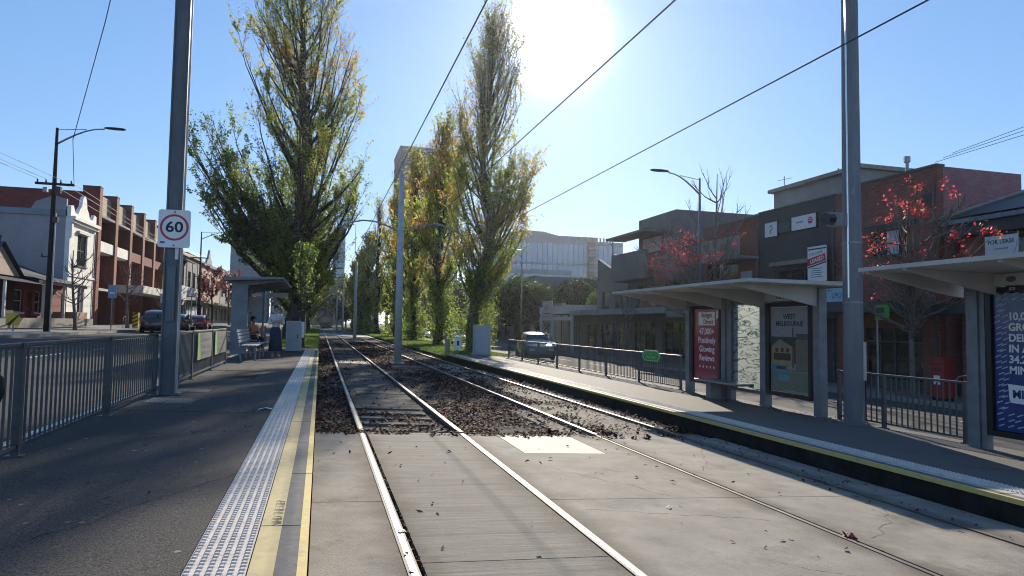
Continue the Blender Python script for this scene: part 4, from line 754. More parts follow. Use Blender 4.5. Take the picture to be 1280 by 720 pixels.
b=Bld('brick_terrace','long red brick terrace with tall fins and pale balconies behind the white house',-1,-19.3,62,26.2,16,10.9,BRR,[(1.5+4.8*k,4.7+4.8*k,5.0,8.6,2,2,None,False) for k in range(5)]+[(1.5+4.8*k,4.7+4.8*k,.4,2.7,2,1,None,False) for k in range(5)])
b.flatroof(SLATE)
for k in range(6):
    u=.45+4.8*k; b.p('fin',MB().box(u,u+.75,-1.3,-.01,0,11.5),BRD if k else BRR); b.p('fin_cap',MB().box(u-.03,u+.78,-1.33,.0,11.51,11.58),CHAR)
for k in range(5):
    u=1.2+4.8*k; b.p('balcony_front',MB().box(u+.02,u+4.03,-1.2,-1.0,6.2,7.1).box(u+.02,u+4.03,-1.0,-.02,6.1,6.2),RENW if k<2 else BRR); b.p('parapet_panel',MB().box(u+.02,u+4.03,-.85,-.7,9.3,11.1),TAN)
    b.p('balcony_slab',MB().box(u+.02,u+4.03,-1.25,-.02,9.1,9.28),KERB); b.p('shop_canopy',MB().box(u+.02,u+4.03,-1.22,-.02,2.9,3.1),AWNW) if k<1 else None
b.p('awning',MB().box(5.9,26.2,-3.6,-1.34,2.9,3.6),AWNW)
b.p('side_parapet',MB().box(0,.3,.3,16,10.91,11.0),SLATE)
b=Bld('terrace_house','grey rendered terrace house with arched balconies next to the brick terrace',-1,-18,88.3,12,12,9.6,PALEG,[(1+3.6*k,3.4+3.6*k,5.2,7.6,2,2) for k in range(3)]+[(1+3.6*k,3.4+3.6*k,.6,2.6,2,1) for k in range(3)],fm=FRM)
b.p('cornice',MB().box(0,12,-.4,-.01,9.2,9.6),TAN); b.p('balcony',MB().box(0,12,-1.6,-.01,3.7,3.9).box(0,12,-1.6,-1.5,3.9,4.8),AWNW); b.flatroof(SLATE); b.p('rooftop_unit',MB().box(3,6,3,6,9.3,10.8),TIN)
for u in (.3,4,7.9,11.6): b.p('balcony_post',MB().tube([(u,-1.5,0),(u,-1.5,8.2)],.06,6),FRW)
b.p('verandah_roof',MB().face([(0,-1.7,8.1),(12,-1.7,8.1),(12,0,8.6),(0,0,8.6)]),TIN)
b=Bld('terrace_house','dark grey shop house with plain parapet in the left row',-1,-18,100.5,12,12,9.9,MIDG,[(1+3.6*k,3.2+3.6*k,5.2,7.4,1,2) for k in range(3)]+[(1,11,.5,2.7,4,1)],fm=FRM); b.awning(3,2.4,AWN,.3); b.flatroof(SLATE); b.p('cornice',MB().box(0,12,-.3,-.01,9.4,9.7),TAN)
b=Bld('terrace_house','cream gabled terrace with small pediment beyond the shop house',-1,-18,112.8,20,12,9.7,TAN,[(1+4.7*k,3+4.7*k,5.2,7.4,1,2) for k in range(4)]+[(1+4.7*k,3.6+4.7*k,.5,2.7,2,1) for k in range(4)],fm=FRM); b.awning(3,2.4,AWN,.3)
b.p('pediment',MB().prism([(4,9.7),(10,9.7),(9,10.6),(8,11),(7,12.2),(6,11),(5,10.6)],0,.3),PALEG); b.flatroof(SLATE); b.p('cornice',MB().box(0,20,-.35,-.01,9.2,9.5),PALEG)
b=Bld('terrace_house','plain long two storey terrace at the far end of the left row',-1,-18,133.5,50,12,10.2,PALEG,[(1+4.9*k,3.4+4.9*k,5.2,7.4,1,2) for k in range(10)]+[(1+4.9*k,4+4.9*k,.5,2.7,2,1) for k in range(10)],fm=FRM); b.awning(3,2.4,AWN,.3); b.flatroof(SLATE)
# ---- right row, near to far (origin = far end of each facade)
XR=23.0
b=Bld('slate_roof_shop','shop with blue grey slate hip roof at the right picture edge',1,XR+.25,19.4,14,10,6.2,BRD,[(1,6.4,3.6,5.9,4,1,None,False),(7,13,3.6,5.9,4,1,None,False)],doors=[(1,3.6,.1,2.7)]); b.hip(SLATE,2.5,.5,6.75); b.p('fascia',MB().box(-.3,14.3,-.45,-.01,6.05,6.6),CHAR); b.awning(3.1,2.6,CHAR,.35); b.p('gutter',MB().box(-.35,14.35,-.62,-.46,6.5,6.66),TIN); b.p('ridge_cap',MB().tube([(-.45,-.45,6.8),(5,5,9.3)],.09,6),KERB)
b=Bld('brick_shop','tall red brick shop with plain corner parapet behind the big pole',1,XR,29.9-5.5,4.3,4.4,8.95,BRD,[(.9,3.0,5.65,6.75,2,1)],doors=[(.6,3.5,.1,2.6)])
for c_ in b.t.children:
    if c_.name.startswith('side_wall'): c_.data.materials[0]=BRP
b.p('curtain',MB().box(1.75,2.35,.11,.118,5.7,6.7),CURT); b.p('lintel',MB().box(.6,3.4,-.06,-.01,6.8,7.0),CHAR); b.p('parapet_cap',MB().box(-.0,4.32,-.04,.34,8.95,9.0),CHAR); b.awning(3.2,2.6,CHAR,.4); b.p('vent_pipe',MB().tube([(2.0,1,8.9),(2.0,1,9.7)],.07,8).tube([(2.0,1,9.7),(2.0,1,9.95)],.13,8),STEEL)
b.flatroof(SLATE); b.p('alarm_box',MB().box(3.7,4.1,-.12,-.01,7.6,7.9),CHAR)
b=Bld('charcoal_shop','charcoal two storey shop carrying three white wall signs',1,XR,31.05,5.6,11,8.75,CHAR,[(1.3,4.4,4.75,5.55,3,1,None,False)],doors=[(.6,4.6,.1,2.7)]); b.flatroof(SLATE)
b.p('brick_pier',MB().box(5.61,6.64,0,.6,0,8.8),BRD); b.p('window_ledge',MB().box(1.1,4.3,-.25,-.01,5.75,5.95),KERB); b.awning(3.0,2.6,CHAR,.4)
b.p('parapet_cap',MB().box(0,5.6,-.05,.35,8.75,8.83),CHAR)
ty=b
s1=thing('wall_sign','small square white sign with a figure on the charcoal shop','sign',(XR-.1,29.97,6.78),-PI/2,'signs on the charcoal shop'); part('board',MB().box(-.49,.49,0,.08,-.38,.38),WHITE,s1); part('frame',MB().box(-.53,.53,.02,.09,-.42,.42),BLACK,s1)
part('emblem',MB().tube([(-.1,-.006,.15),(.1,-.006,.2),(.12,-.006,.02),(-.02,-.006,-.05),(-.03,-.006,-.22)],.025,5),BAND,s1)
s2=thing('wall_sign','dark unreadable sign board between the two white signs','sign',(XR-.1,28.9,6.77),-PI/2,'signs on the charcoal shop'); part('board',MB().box(-.46,.46,0,.08,-.26,.26),mat('sign_grey',(.08,.085,.09)),s2)
for q in range(3): part('print_line',MB().box(-.36,.3,-.004,0,.12-.14*q,.16-.14*q),BAND,s2)
s3=thing('wall_sign','wide white sign with red round logo high on the charcoal shop','sign',(XR-.12,27.47,6.82),-PI/2,'signs on the charcoal shop'); part('board',MB().box(-.85,.85,0,.1,-.34,.34),WHITE,s3); part('frame',MB().box(-.89,.89,.03,.11,-.38,.38),BLACK,s3)
mb=MB(); mb.lathe([(.17,0),(.17,.006)],20); mb.v=[(a+.5,-.006-c,b_+.03) for a,b_,c in mb.v]; part('logo',mb,REDP,s3); text(s3,'vinnies',.2,(-.25,-.004,.05),(PI/2,0,0),INK); part('logo_line',MB().box(.38,.62,-.014,-.0125,.0,.03).box(.38,.62,-.014,-.0125,.08,.11),WHITE,s3)
s4=thing('lease_board','projecting white board with slanted red LEASED banner','sign',(XR-.6,26.0,4.62),-PI/2); part('board',MB().box(-.62,.62,0,.08,-.85,.82),WHITE,s4); part('frame',MB().box(-.67,.67,.02,.12,-.92,.87),BLACK,s4); part('stripe',MB().box(-.6,.6,-.003,0,.66,.72),INK,s4)
text(s4,'FOR LEASE',.19,(-.05,-.004,.48),(PI/2,R(-8),0),mat('sign_teal',(.08,.25,.3))); mm=Matrix.Rotation(R(-10),4,'Y'); part('banner',MB().box(-.6,.6,-.012,-.004,.0,.34,mm),REDP,s4); text(s4,'LEASED',.27,(.03,-.016,.17),(PI/2,R(-10),0),WHITE,bold=.006)
part('banner_edge',MB().box(-.6,.6,-.008,-.003,-.1,-.04,mm),INK,s4)
for q in range(5): part('print_line',MB().box(-.4,.35-.08*(q%2),-.003,0,-.25-.1*q,-.22-.1*q),BAND,s4)
part('bracket',MB().bar((.67,.1,.2),(1.2,.6,-.5),.06),BLACK,s4)
s5=thing('awning_sign','pale blue LPO sign on the shop awning behind the big pole','sign',(22.0,24.38,3.06),-PI/2); part('board',MB().box(-.95,.95,0,.08,-.3,.3),mat('sign_paleblue',(.3,.5,.58),(.26,.45,.52),.5),s5); text(s5,'LPO',.34,(.05,-.004,-.04),(PI/2,0,0),mat('sign_navy',(.05,.1,.2)))
text(s5,'Post Office',.12,(-.5,-.004,.2),(PI/2,0,0),mat('sign_navy',(.05,.1,.2)))
s6=thing('lease_sign','grey FOR LEASE board above the right shelter roof','sign',(21.9,16.8,4.45),-PI/2); part('board',MB().box(-.56,.56,0,.05,-.42,.4),mat('board_white',(.62,.64,.66),(.56,.58,.6),.5),s6); part('stripe',MB().box(-.56,.56,-.006,0,.32,.4),INK,s6); text(s6,'FOR LEASE',.19,(0,-.004,.1),(PI/2,0,0),INK,bold=.002); text(s6,'Commercial',.1,(0,-.004,-.12),(PI/2,0,0),BAND); part('leg',MB().box(-.5,-.44,.05,.1,-1.0,.3),BLACK,s6); part('leg',MB().box(.44,.5,.05,.1,-1.0,.3),BLACK,s6)
s7=thing('pavement_sign','small green sign on a post beyond the big pole','sign',(19.2,19.3,G(19.2)+.13),-PI/2); part('post',MB().tube([(0,0,0),(0,0,3.1)],.03,6),STEEL,s7); part('plate',MB().box(-.05,.55,-.03,-.0,2.65,3.2),mat('sign_green2',(.08,.28,.07)),s7); part('plate',MB().box(-.02,.35,-.04,-.031,2.9,3.1),INK,s7)
# penthouse houses behind
b=Bld('roof_house','pale boxy house rising behind the charcoal shop roof',1,31,40.2,8.0,7,12.4,PALEG,[(5.6,7.0,9.9,11.2,1,1)],base=-1.2); b.p('roof_cap',MB().box(-.3,8.3,-.3,7.2,12.4,12.65),KERB); b.p('chimney_pipe',MB().tube([(4,2,12.6),(4,2,13.5)],.05,6),STEEL); b.p('antenna',MB().bar((.5,.5,12.6),(.5,.5,13.6),.04).bar((.1,.2,13.3),(.9,.8,13.4),.03),STEEL)
b=Bld('roof_house','lower pale house wing with flat cap behind the shop roofs',1,29,42.5,5.5,6,10.4,PALEG,[],base=-1.2); b.p('roof_cap',MB().box(-.3,5.8,-.3,6.2,10.4,10.6),KERB)
b=Bld('balcony_shop','brick shop with pale grey balcony between lamp and charcoal shop',1,XR,36.6,5.5,11,8.6,BRD,[(.4,3.6,5.0,6.4,3,1,None,False)],doors=[(.5,4.8,.1,2.7)]); b.p('balcony',MB().box(1.7,5.5,-1.3,-1.2,6.3,7.55).box(1.7,5.5,-1.2,-.01,6.3,6.45).box(1.7,1.8,-1.2,-.01,6.45,7.55),PALEG); b.flatroof(SLATE); b.awning(3.1,2.6,AWN,.35); b.p('parapet_cap',MB().box(0,5.5,-.05,.35,8.6,8.7),CHAR); b.p('window_sign',MB().box(3.9,4.9,-.05,-.01,5.1,5.7),mat('sign_bluewhite',(.4,.55,.6)))
b=Bld('modern_flats','modern grey flats with boxed balconies and flat overhanging roof',1,XR,47.0,10.3,12,7.6,MIDG,[(1.2,4.2,3.9,5.6,3,1,None,False),(5.4,8.8,3.9,5.6,3,1,None,False)],doors=[(.6,4.2,.1,2.8),(5.2,9.4,.1,2.8)])
b.p('balcony_box',MB().box(-.1,5.6,-1.5,-1.3,5.9,7.9).box(-.1,5.6,-1.3,-.01,5.85,6.0).box(-.1,.1,-1.3,-.01,6.0,7.9),MIDG); b.p('balcony_box',MB().box(5.8,10.2,-1.0,-.8,5.7,7.4).box(5.8,10.2,-.8,-.01,5.6,5.75),MIDG)
b.p('upper_storey',MB().box(1.5,7.0,.02,9,7.62,10.5),MIDG); b.p('roof_overhang',MB().box(-1.0,5.5,-1.6,.0,9.15,9.32),MIDG); b.p('roof_post',MB().tube([(-.05,-1.4,7.9),(-.05,-1.4,9.15)],.05,6),STEEL); w_=b.p('window',MB().box(2.2,5.2,-.04,.019,7.8,9.05),FRM); part('pane',MB().box(2.3,5.1,-.06,-.041,7.9,8.95),CURT,w_); b.awning(3.35,2.6,PALEG,.4)
b=Bld('gabled_shop','grey double gabled shop left of the modern flats',1,XR,53.2,6.1,10,5.9,MIDG,[(1,2.4,4.0,5.4,1,1),(3.6,5.0,4.0,5.4,1,1)],doors=[(.6,5.2,.1,2.7)]); b.p('gable_parapet',MB().prism([(0,5.9),(6.1,5.9),(6.1,7.4),(3.2,8.4),(2.9,7.2),(0,8.3)],0,.3),MIDG); b.p('roof',MB().face([(0,.3,5.85),(6.1,.3,5.85),(6.1,10,6.6),(0,10,6.6)]),TIN); b.awning(3.35,2.6,PALEG,.4)
b=Bld('canopy_shop','single storey shop behind pale portal frames and big signboard',1,XR+1,63,9.7,10,4.4,PALEG,[(5.0,8.0,.5,2.6,1,1,None,False)],doors=[(.6,3.4,.1,2.9,PALEG)]); b.flatroof(SLATE); b.p('canopy',MB().box(0,9.7,-3.0,-.01,3.6,4.3),PORT)
for u in (.1,3.6,8.6): b.p('canopy_post',MB().box(u,u+.22,-3.0,-2.78,0,3.6),PORT)
b.p('portal_beam',MB().box(.33,8.59,-2.95,-2.8,3.0,3.3),PORT)
s8=thing('shop_signboard','cream signboard with red lettering hanging on the pale portal frame','sign',(XR-2.12,60.2,3.1),-PI/2); part('board',MB().box(-1.6,1.2,0,.1,-.75,.75),mat('sign_cream',(.6,.52,.45)),s8); text(s8,'SALE',.6,(-.3,-.004,.1),(PI/2,0,0),mat('sign_brick',(.4,.1,.06))); part('print_line',MB().box(-1.3,.8,-.004,0,-.5,-.42),mat('sign_brick',(.4,.1,.06)),s8)
b=Bld('beige_shop','low beige rendered building behind the silver car',1,XR+1,75,10.5,10,4.7,BEIGE,[(1,3.2,1.4,2.9,2,1),(4.4,6.6,1.4,2.9,2,1)],doors=[(8,9.4,.1,2.6,BEIGE)],fm=FRW); b.flatroof(SLATE); b.p('coping',MB().box(-.05,10.55,-.06,.34,4.7,4.85),TAN); b.p('band',MB().box(0,10.5,-.05,-.01,3.0,3.15),TAN)
b=Bld('shaded_terrace','shaded dark terrace facade with pale window behind the round evergreen',1,XR+2,101,24,12,8.5,MIDG,[(1.5+4.5*k,3.6+4.5*k,4.6,6.6,2,1) for k in range(5)]+[(1.5+4.5*k,4+4.5*k,.5,2.8,3,1) for k in range(5)],fm=FRM); b.awning(3.1,2.4,AWN,.3); b.flatroof(SLATE)
b=Bld('shaded_terrace','long dark shopfront row far along the right footpath',1,XR+2,175,72,12,9,CHAR,[(1.5+6*k,4+6*k,4.6,6.8,2,1) for k in range(12)]+[(1.5+6*k,5+6*k,.5,2.8,3,1) for k in range(12)],fm=FRM); b.awning(3.1,2.4,AWN,.3); b.flatroof(SLATE)
# ---- far buildings with glazing built as real bays
def tower(name,lb,x0,x1,y0,y1,h,m,base=-2,nf=8,nb=8,gm=BGL,bandm=None,grp='distant towers'):
    t=thing(name,lb,'building',(x0,y0,base),0,grp); w=x1-x0; d=y1-y0; bm_=bandm or m
    part('core',MB().box(.25,w-.25,.25,d-.25,0,h-.2),gm,t); fh=h/nf
    for k in range(nf+1): part('floor_band',MB().box(0,w,0,d,k*fh-(.35 if k else 0),k*fh+(.35 if k<nf else .8)),bm_,t)
    mb=MB()
    for k in range(nb+1):
        u=w*k/nb; u=min(max(u,.12),w-.12); mb.box(u-.1,u+.1,.12,.24,.36,h-.36)
    nd=max(2,int(d/(w/nb)))
    for k in range(nd+1):
        v=d*k/nd; v=min(max(v,.3),d-.3)
        for u in (.12,w-.24): mb.box(u,u+.12,v-.1,v+.1,.36,h-.36)
    part('mullions',mb,bm_,t); return t
TW=mat('tower_concrete',(.15,.165,.19),(.12,.13,.15),.8,scale=.2); HB=mat('hospital_band',(.09,.14,.21),(.07,.11,.16),.5,scale=.3); TWB=mat('tower_blue',(.12,.2,.27),(.09,.16,.22),.5,scale=.2)
t=tower('glass_hospital','large pale blue glass office block above the round trees',57,95.5,200,235,28,HB,base=0.2,nf=4,nb=22)
part('plant_room',MB().box(3,32,6,24,28.8,31.0),HB,t); part('curved_roof',MB().prism([(-3,28.8),(18,28.8),(17,30.5),(12,31.6),(6,31.8),(0,30.6)],3,26),HB,t); part('stair_shaft',MB().box(26,28.6,-.6,0.11,6,28.5),CHAR,t)
for k in range(9): part('stair_landing',MB().box(25.8,28.8,-1.2,-.61,7+2.4*k,7.5+2.4*k),HB,t)
for k in range(12): part('louvre',MB().box(21+1.2*k,21.5+1.2*k,1,1.3,28.8,30.2),HB,t)
tower('office_block','broad dark office block standing below the glass hospital',50,66,180,196,14,TW,base=-2,nf=4,nb=5,gm=DGL)
tower('flat_tower','tall grey concrete housing tower behind the right poplars',19.5,36,180,196,51,TW,base=-2,nf=17,nb=7,gm=DGL)
tower('blue_tower','plain blue grey tower above the left shelter roof',-31,-18.5,250,266,29.5,TWB,base=1,nf=9,nb=6,gm=TWB)
tower('blue_tower','lower blue block right beside the plain left tower',-18,-5,262,275,23,TWB,base=1,nf=7,nb=6,gm=BGL)
tower('blue_tower','slim hazy blue tower above the far end of the tracks',5,10.5,330,342,46,TWB,base=0,nf=15,nb=4,gm=BGL)
tower('pale_office','pale office building closing the view above the tram',-9,5.5,300,312,21,TW,base=0,nf=6,nb=7,gm=DGL)
tower('blue_tower','low blue office seen between right poplar trunks',36,58,150,165,16,TWB,base=-2,nf=4,nb=8,gm=BGL)
# ================================================================ SHELTERS
POST1=mat('poster_maroon',(.3,.035,.06),(.26,.03,.055),.25,coat=.4); POST2=mat('poster_navy',(.02,.05,.19),(.017,.043,.165),.25,coat=.4)
def shelter(loc,lb,layout,L_,roofx=(-2.05,.12)):
    # local: x across (0 at back line, negative towards the track), y along (0 at near end), z up from platform
    t=thing('tram_shelter',lb,'tram shelter',loc,0,'tram shelters'); return t
def adframe(t,y0,y1,m,glow=False,x=0,z0=.28,z1=2.28,name='poster'):
    fr=part('display_case',MB().box(x-.07,x+.07,y0,y0+.08,z0,z1).box(x-.07,x+.07,y1-.08,y1,z0,z1).box(x-.07,x+.07,y0+.08,y1-.08,z0,z0+.08).box(x-.07,x+.07,y0+.08,y1-.08,z1-.08,z1).box(x+.03,x+.06,y0+.08,y1-.08,z0+.08,z1-.08),BLACK,t)
    part(name,MB().box(x-.02,x+.0,y0+.09,y1-.09,z0+.09,z1-.09),m,fr); return fr
SA=thing('tram_shelter','grey tram shelter with red poster, rippled glass pane and bench','tram shelter',(9.55,10.9,G(9.55)+.25),0,'tram shelters')
pz=2.5
for y in (0.12,1.8,3.3,4.95): part('post',MB().box(-.09,.09,y-.09,y+.09,0,2.55),SHEL,SA)
part('post',MB().box(-.07,.07,3.0,3.18,0,2.55),SHEL,SA)
f_=adframe(SA,.3,1.68,WHITE); 
# poster: street scene, flat print
def pr(y0,y1,z0,z1,c,nm,d=.0005): part('print',MB().face([(-.0215-d,y0,z0),(-.0215-d,y1,z0),(-.0215-d,y1,z1),(-.0215-d,y0,z1)]),mat(nm,c,tuple(v*.85 for v in c),.3,scale=7),f_)
pr(.4,1.58,.38,2.18,(.26,.29,.31),'print_bg'); pr(.4,1.58,1.0,1.55,(.05,.055,.04),'print_trees',.001); pr(.4,.8,.85,1.5,(.18,.16,.13),'print_grey',.0015); pr(.85,1.56,.95,1.35,(.34,.24,.14),'print_house',.0015)
pr(.95,1.5,1.05,1.2,(.05,.045,.04),'print_window',.002); pr(.4,1.58,.38,.86,(.17,.2,.14),'print_road',.0015); pr(1.05,1.55,.72,.95,(.04,.25,.29),'print_car',.002); pr(1.0,1.35,.62,.74,(.12,.3,.35),'print_car2',.0025)
for k_ in range(3): pr(1.0+.17*k_,1.1+.17*k_,1.22,1.31,(.05,.045,.04),'print_window',.0025)
pr(.42,.78,1.2,1.62,(.08,.09,.1),'print_shed',.0012); pr(.86,.9,.9,1.75,(.05,.06,.04),'print_trunk',.0028); pr(.42,1.56,.8,.84,(.22,.21,.19),'print_kerb',.0026); pr(.5,.95,.45,.6,(.16,.19,.13),'print_lawn',.0026); pr(.45,1.2,.4,.42,(.3,.3,.28),'print_line2',.0026); pr(1.12,1.4,.86,.92,(.02,.03,.035),'print_glass',.003)
part('print',MB().face([(-.0235,.9,1.35),(-.0235,1.55,1.35),(-.0235,1.3,1.5)]),mat('print_roof',(.25,.24,.22)),f_)
text(f_,'WEST\nMELBOURNE',.15,(-.0235,.99,1.9),(PI/2,0,-PI/2),mat('print_ink',(.04,.05,.06)),bold=.002)
f_=adframe(SA,3.45,4.8,POST1,z0=.3,z1=2.28)
part('print',MB().face([(-.022,3.75,1.78),(-.022,4.5,1.78),(-.022,4.5,2.12),(-.022,3.75,2.12)]),WHITE,f_)
text(f_,'Budget\n   Direct',.17,(-.0235,4.12,1.95),(PI/2,0,-PI/2),POST1,bold=.004)
text(f_,'47,000+\nPositively\nGlowing\nReviews',.225,(-.0225,4.12,1.28),(PI/2,0,-PI/2),WHITE,bold=.003,sx=.92)
mb=MB()
for k in range(5):
    c=3.8+.16*k
    P=[(c+(.05 if i%2==0 else .02)*math.sin(i*PI/5),.72+(.05 if i%2==0 else .02)*math.cos(i*PI/5)) for i in range(10)]; mb.face([(-.022,a,b_) for a,b_ in P])
part('star_row',mb,WHITE,f_)
part('sticker',MB().face([(-.022,3.58,2.0),(-.022,3.7,1.92),(-.022,3.68,2.15),(-.022,3.56,2.18)]),WHITE,f_)
# rippled translucent pane lit from behind by the sun
def ripple():
    m=bpy.data.materials.new('frosted_glass'); m.use_nodes=True; N=m.node_tree.nodes; Lk=m.node_tree.links; N.remove(N['Principled BSDF']); o=N['Material Output']
    tcn=N.new('ShaderNodeTexCoord'); mp=N.new('ShaderNodeMapping'); mp.inputs['Scale'].default_value=(1,.55,2.4); Lk.new(tcn.outputs['Object'],mp.inputs[0])
    nz=N.new('ShaderNodeTexNoise'); nz.inputs['Scale'].default_value=3.2; nz.inputs['Detail'].default_value=3; nz.inputs['Distortion'].default_value=1.2; Lk.new(mp.outputs[0],nz.inputs['Vector'])
    a=N.new('ShaderNodeMath'); a.operation='SUBTRACT'; a.inputs[1].default_value=.5; Lk.new(nz.outputs[0],a.inputs[0]); b_=N.new('ShaderNodeMath'); b_.operation='ABSOLUTE'; Lk.new(a.outputs[0],b_.inputs[0])
    r_=N.new('ShaderNodeValToRGB'); r_.color_ramp.elements[0].position=.006; r_.color_ramp.elements[0].color=(.22,.3,.28,1); r_.color_ramp.elements[1].position=.03; r_.color_ramp.elements[1].color=(.95,1,.97,1); Lk.new(b_.outputs[0],r_.inputs[0])
    tl0=N.new('ShaderNodeBsdfTranslucent'); Lk.new(r_.outputs[0],tl0.inputs[0]); rf=N.new('ShaderNodeBsdfRefraction'); rf.inputs['IOR'].default_value=1.25; rf.inputs['Roughness'].default_value=.7; Lk.new(r_.outputs[0],rf.inputs[0]); tl=N.new('ShaderNodeMixShader'); tl.inputs[0].default_value=.7; Lk.new(tl0.outputs[0],tl.inputs[1]); Lk.new(rf.outputs[0],tl.inputs[2]); gl=N.new('ShaderNodeBsdfGlossy'); gl.inputs['Roughness'].default_value=.3; mx=N.new('ShaderNodeMixShader'); mx.inputs[0].default_value=.06; Lk.new(tl.outputs[0],mx.inputs[1]); Lk.new(gl.outputs[0],mx.inputs[2]); Lk.new(mx.outputs[0],o.inputs[0]); return m
part('glass_pane',MB().box(-.008,.008,1.9,3.0,.32,2.3),ripple(),SA); part('pane_channel',MB().box(-.04,.04,1.9,3.0,.25,.32),SHEL,SA); part('pane_channel',MB().box(-.04,.04,1.9,3.0,2.3,2.42),SHEL,SA); part('side_panel',MB().box(-.03,.03,2.62,2.99,.32,2.42) if False else MB().box(-.035,-.012,3.181,3.21,.3,2.42),SHEL,SA)
part('side_panel',MB().box(-.05,.03,3.19,3.24,.0,2.5),SHEL,SA)
bn=part('bench_seat',MB().box(-.62,-.16,2.0,3.75,.42,.47),STEEL,SA,bevel=.01); part('bench_leg',MB().box(-.5,-.2,3.2,3.4,0,.42),SHEL,SA); part('bench_arm',MB().box(-.16,-.09,2.1,2.2,.38,.46),SHEL,SA)
def roofpart(t,L_,nearz,n3):
    # thin canopy, highest at the front edge, with folded underside gussets
    y0,y1=-.45,L_
    P=[(.16,2.56),(-2.08,2.58),(-2.08,2.64),(.16,2.64)]
    part('roof',MB().prism(P,y0,y1),SHELR,t)
    for k in range(n3):
        y=.12+k*(L_-.5)/(n3-1) if n3>1 else .2
        part('roof_rib',MB().prism([(.1,2.16),(-.12,2.18),(-2.0,2.55),(-2.0,2.579),(.1,2.555)],y-.03,y+.03),SHELR,t)
roofpart(SA,5.4,2.6,4)
part('header',MB().box(-.1,.02,.22,1.7,2.32,2.54),HEAD,SA); text(SA,'TRAM STOP',.13,(-.103,.98,2.40),(PI/2,0,-PI/2),INK,bold=.001)
part('header',MB().box(-.1,.02,1.9,2.98,2.43,2.54),HEAD,SA); text(SA,'CITY',.08,(-.103,2.7,2.5),(PI/2,0,-PI/2),INK)
part('header',MB().box(-.1,.02,3.4,4.85,2.30,2.5),SHEL,SA)
SB=thing('tram_shelter','grey tram shelter at right edge holding the navy poster','tram shelter',(9.45,7.66,G(9.45)+.25),0,'tram shelters')
part('post',MB().box(-.09,.09,-.09,.09,0,2.55),SHEL,SB); part('post',MB().box(-.07,.07,-.33,-.16,.0,2.4) if False else MB().box(-.06,.06,-.18,-.10,0,2.4),SHEL,SB); part('post',MB().box(-.09,.09,-3.2,-3.02,0,2.55),SHEL,SB); part('post',MB().box(-.09,.09,-1.75,-1.6,0,2.55),SHEL,SB)
f_=adframe(SB,-1.56,-.2,POST2,z0=.22,z1=2.36)
mb=MB(); random.seed(5)
for k in range(24):
    z=.36+k*.082
    for y in (-.30,-.38) if k not in (0,1,2,22,23) else [-.3-.13*j for j in range(9)]:
        yy=y-random.uniform(0,.05); mb.face([(-.0225,yy,z),(-.0225,yy-.085,z+.035),(-.0225,yy-.085,z+.052),(-.0225,yy,z+.018)])
part('print_dashes',mb,mat('dash_pale',(.4,.45,.6)),f_)['kind']='stuff'
text(f_,'10,000+\nGROCERIES\nDELIVERED\nIN APRIL\n34.28\nMINUTES',.152,(-.0225,-.505,1.555),(PI/2,0,-PI/2),WHITE,bold=.004,ax='LEFT',sx=.95)
part('print_label',MB().face([(-.0225,-.5,.72),(-.0225,-1.3,.69),(-.0225,-1.3,.94),(-.0225,-.48,.98)]),WHITE,f_); text(f_,'MILK RUN',.16,(-.0235,-.54,.84),(PI/2,0,-PI/2),POST2,bold=.005,ax='LEFT')
text(SB,'JCD',.05,(-.08,-.62,2.33),(PI/2,0,-PI/2),WHITE)
part('roof',MB().prism([(.16,2.56),(-1.75,2.58),(-1.75,2.64),(.16,2.64)],-3.4,.42),SHELR,SB)
for y in (.3,-.35,-1.7,-3.1): part('roof_rib',MB().prism([(.1,2.24),(-.1,2.26),(-1.7,2.55),(-1.7,2.579),(.1,2.555)],y-.03,y+.03),SHELR,SB)
part('header',MB().box(-.11,.02,-3.0,-.1,2.38,2.545),HEAD,SB); mb=MB(); mb.lathe([(.075,0),(.06,.002)],16); mb.v=[(-.113-c,a-.63,b_*.55+2.465) for a,b_,c in mb.v]; part('emblem',mb,BAND,SB); text(SB,'TRAM STOP',.075,(-.113,-1.05,2.47),(PI/2,0,-PI/2),INK)
# left shelter (far, on left platform)
SL=thing('tram_shelter','narrow grey shelter on the left platform behind the slatted bench','tram shelter',(-2.85,24.6,G(-2.8)+.25),0,'tram shelters')
for y in (0,1.6,3.6,5.2): part('post',MB().box(-.08,.08,y-.08,y+.08,0,2.5),SHEL,SL)
part('end_panel',MB().box(-.1,.42,-.1,-.06,0,2.42),SHEL,SL); part('side_panel',MB().box(-.03,.03,.1,1.5,.1,2.4),SHEL,SL); part('glass_pane',MB().box(-.01,.01,1.7,3.5,.3,2.3),GLASS,SL); part('glass_pane',MB().box(.1,.7,3.58,3.6,.3,2.3),GLASS,SL); part('glass_edge',MB().box(.62,.68,3.55,3.65,0,2.4),SHEL,SL)
part('roof',MB().prism([(-.3,2.5),(1.6,2.6),(1.6,2.66),(-.3,2.62)],-.5,5.8),SHEL,SL)
for y in (0,1.8,3.6,5.2): part('roof_rib',MB().prism([(-.1,2.3),(.1,2.3),(1.55,2.57),(1.55,2.597),(-.1,2.505)],y-.03,y+.03),SHEL,SL)
part('timetable',MB().box(.1,.62,3.55,3.57,1.5,2.1),HEAD,SL); part('header',MB().box(.7,1.5,5.1,5.16,2.15,2.35),HEAD,SL)
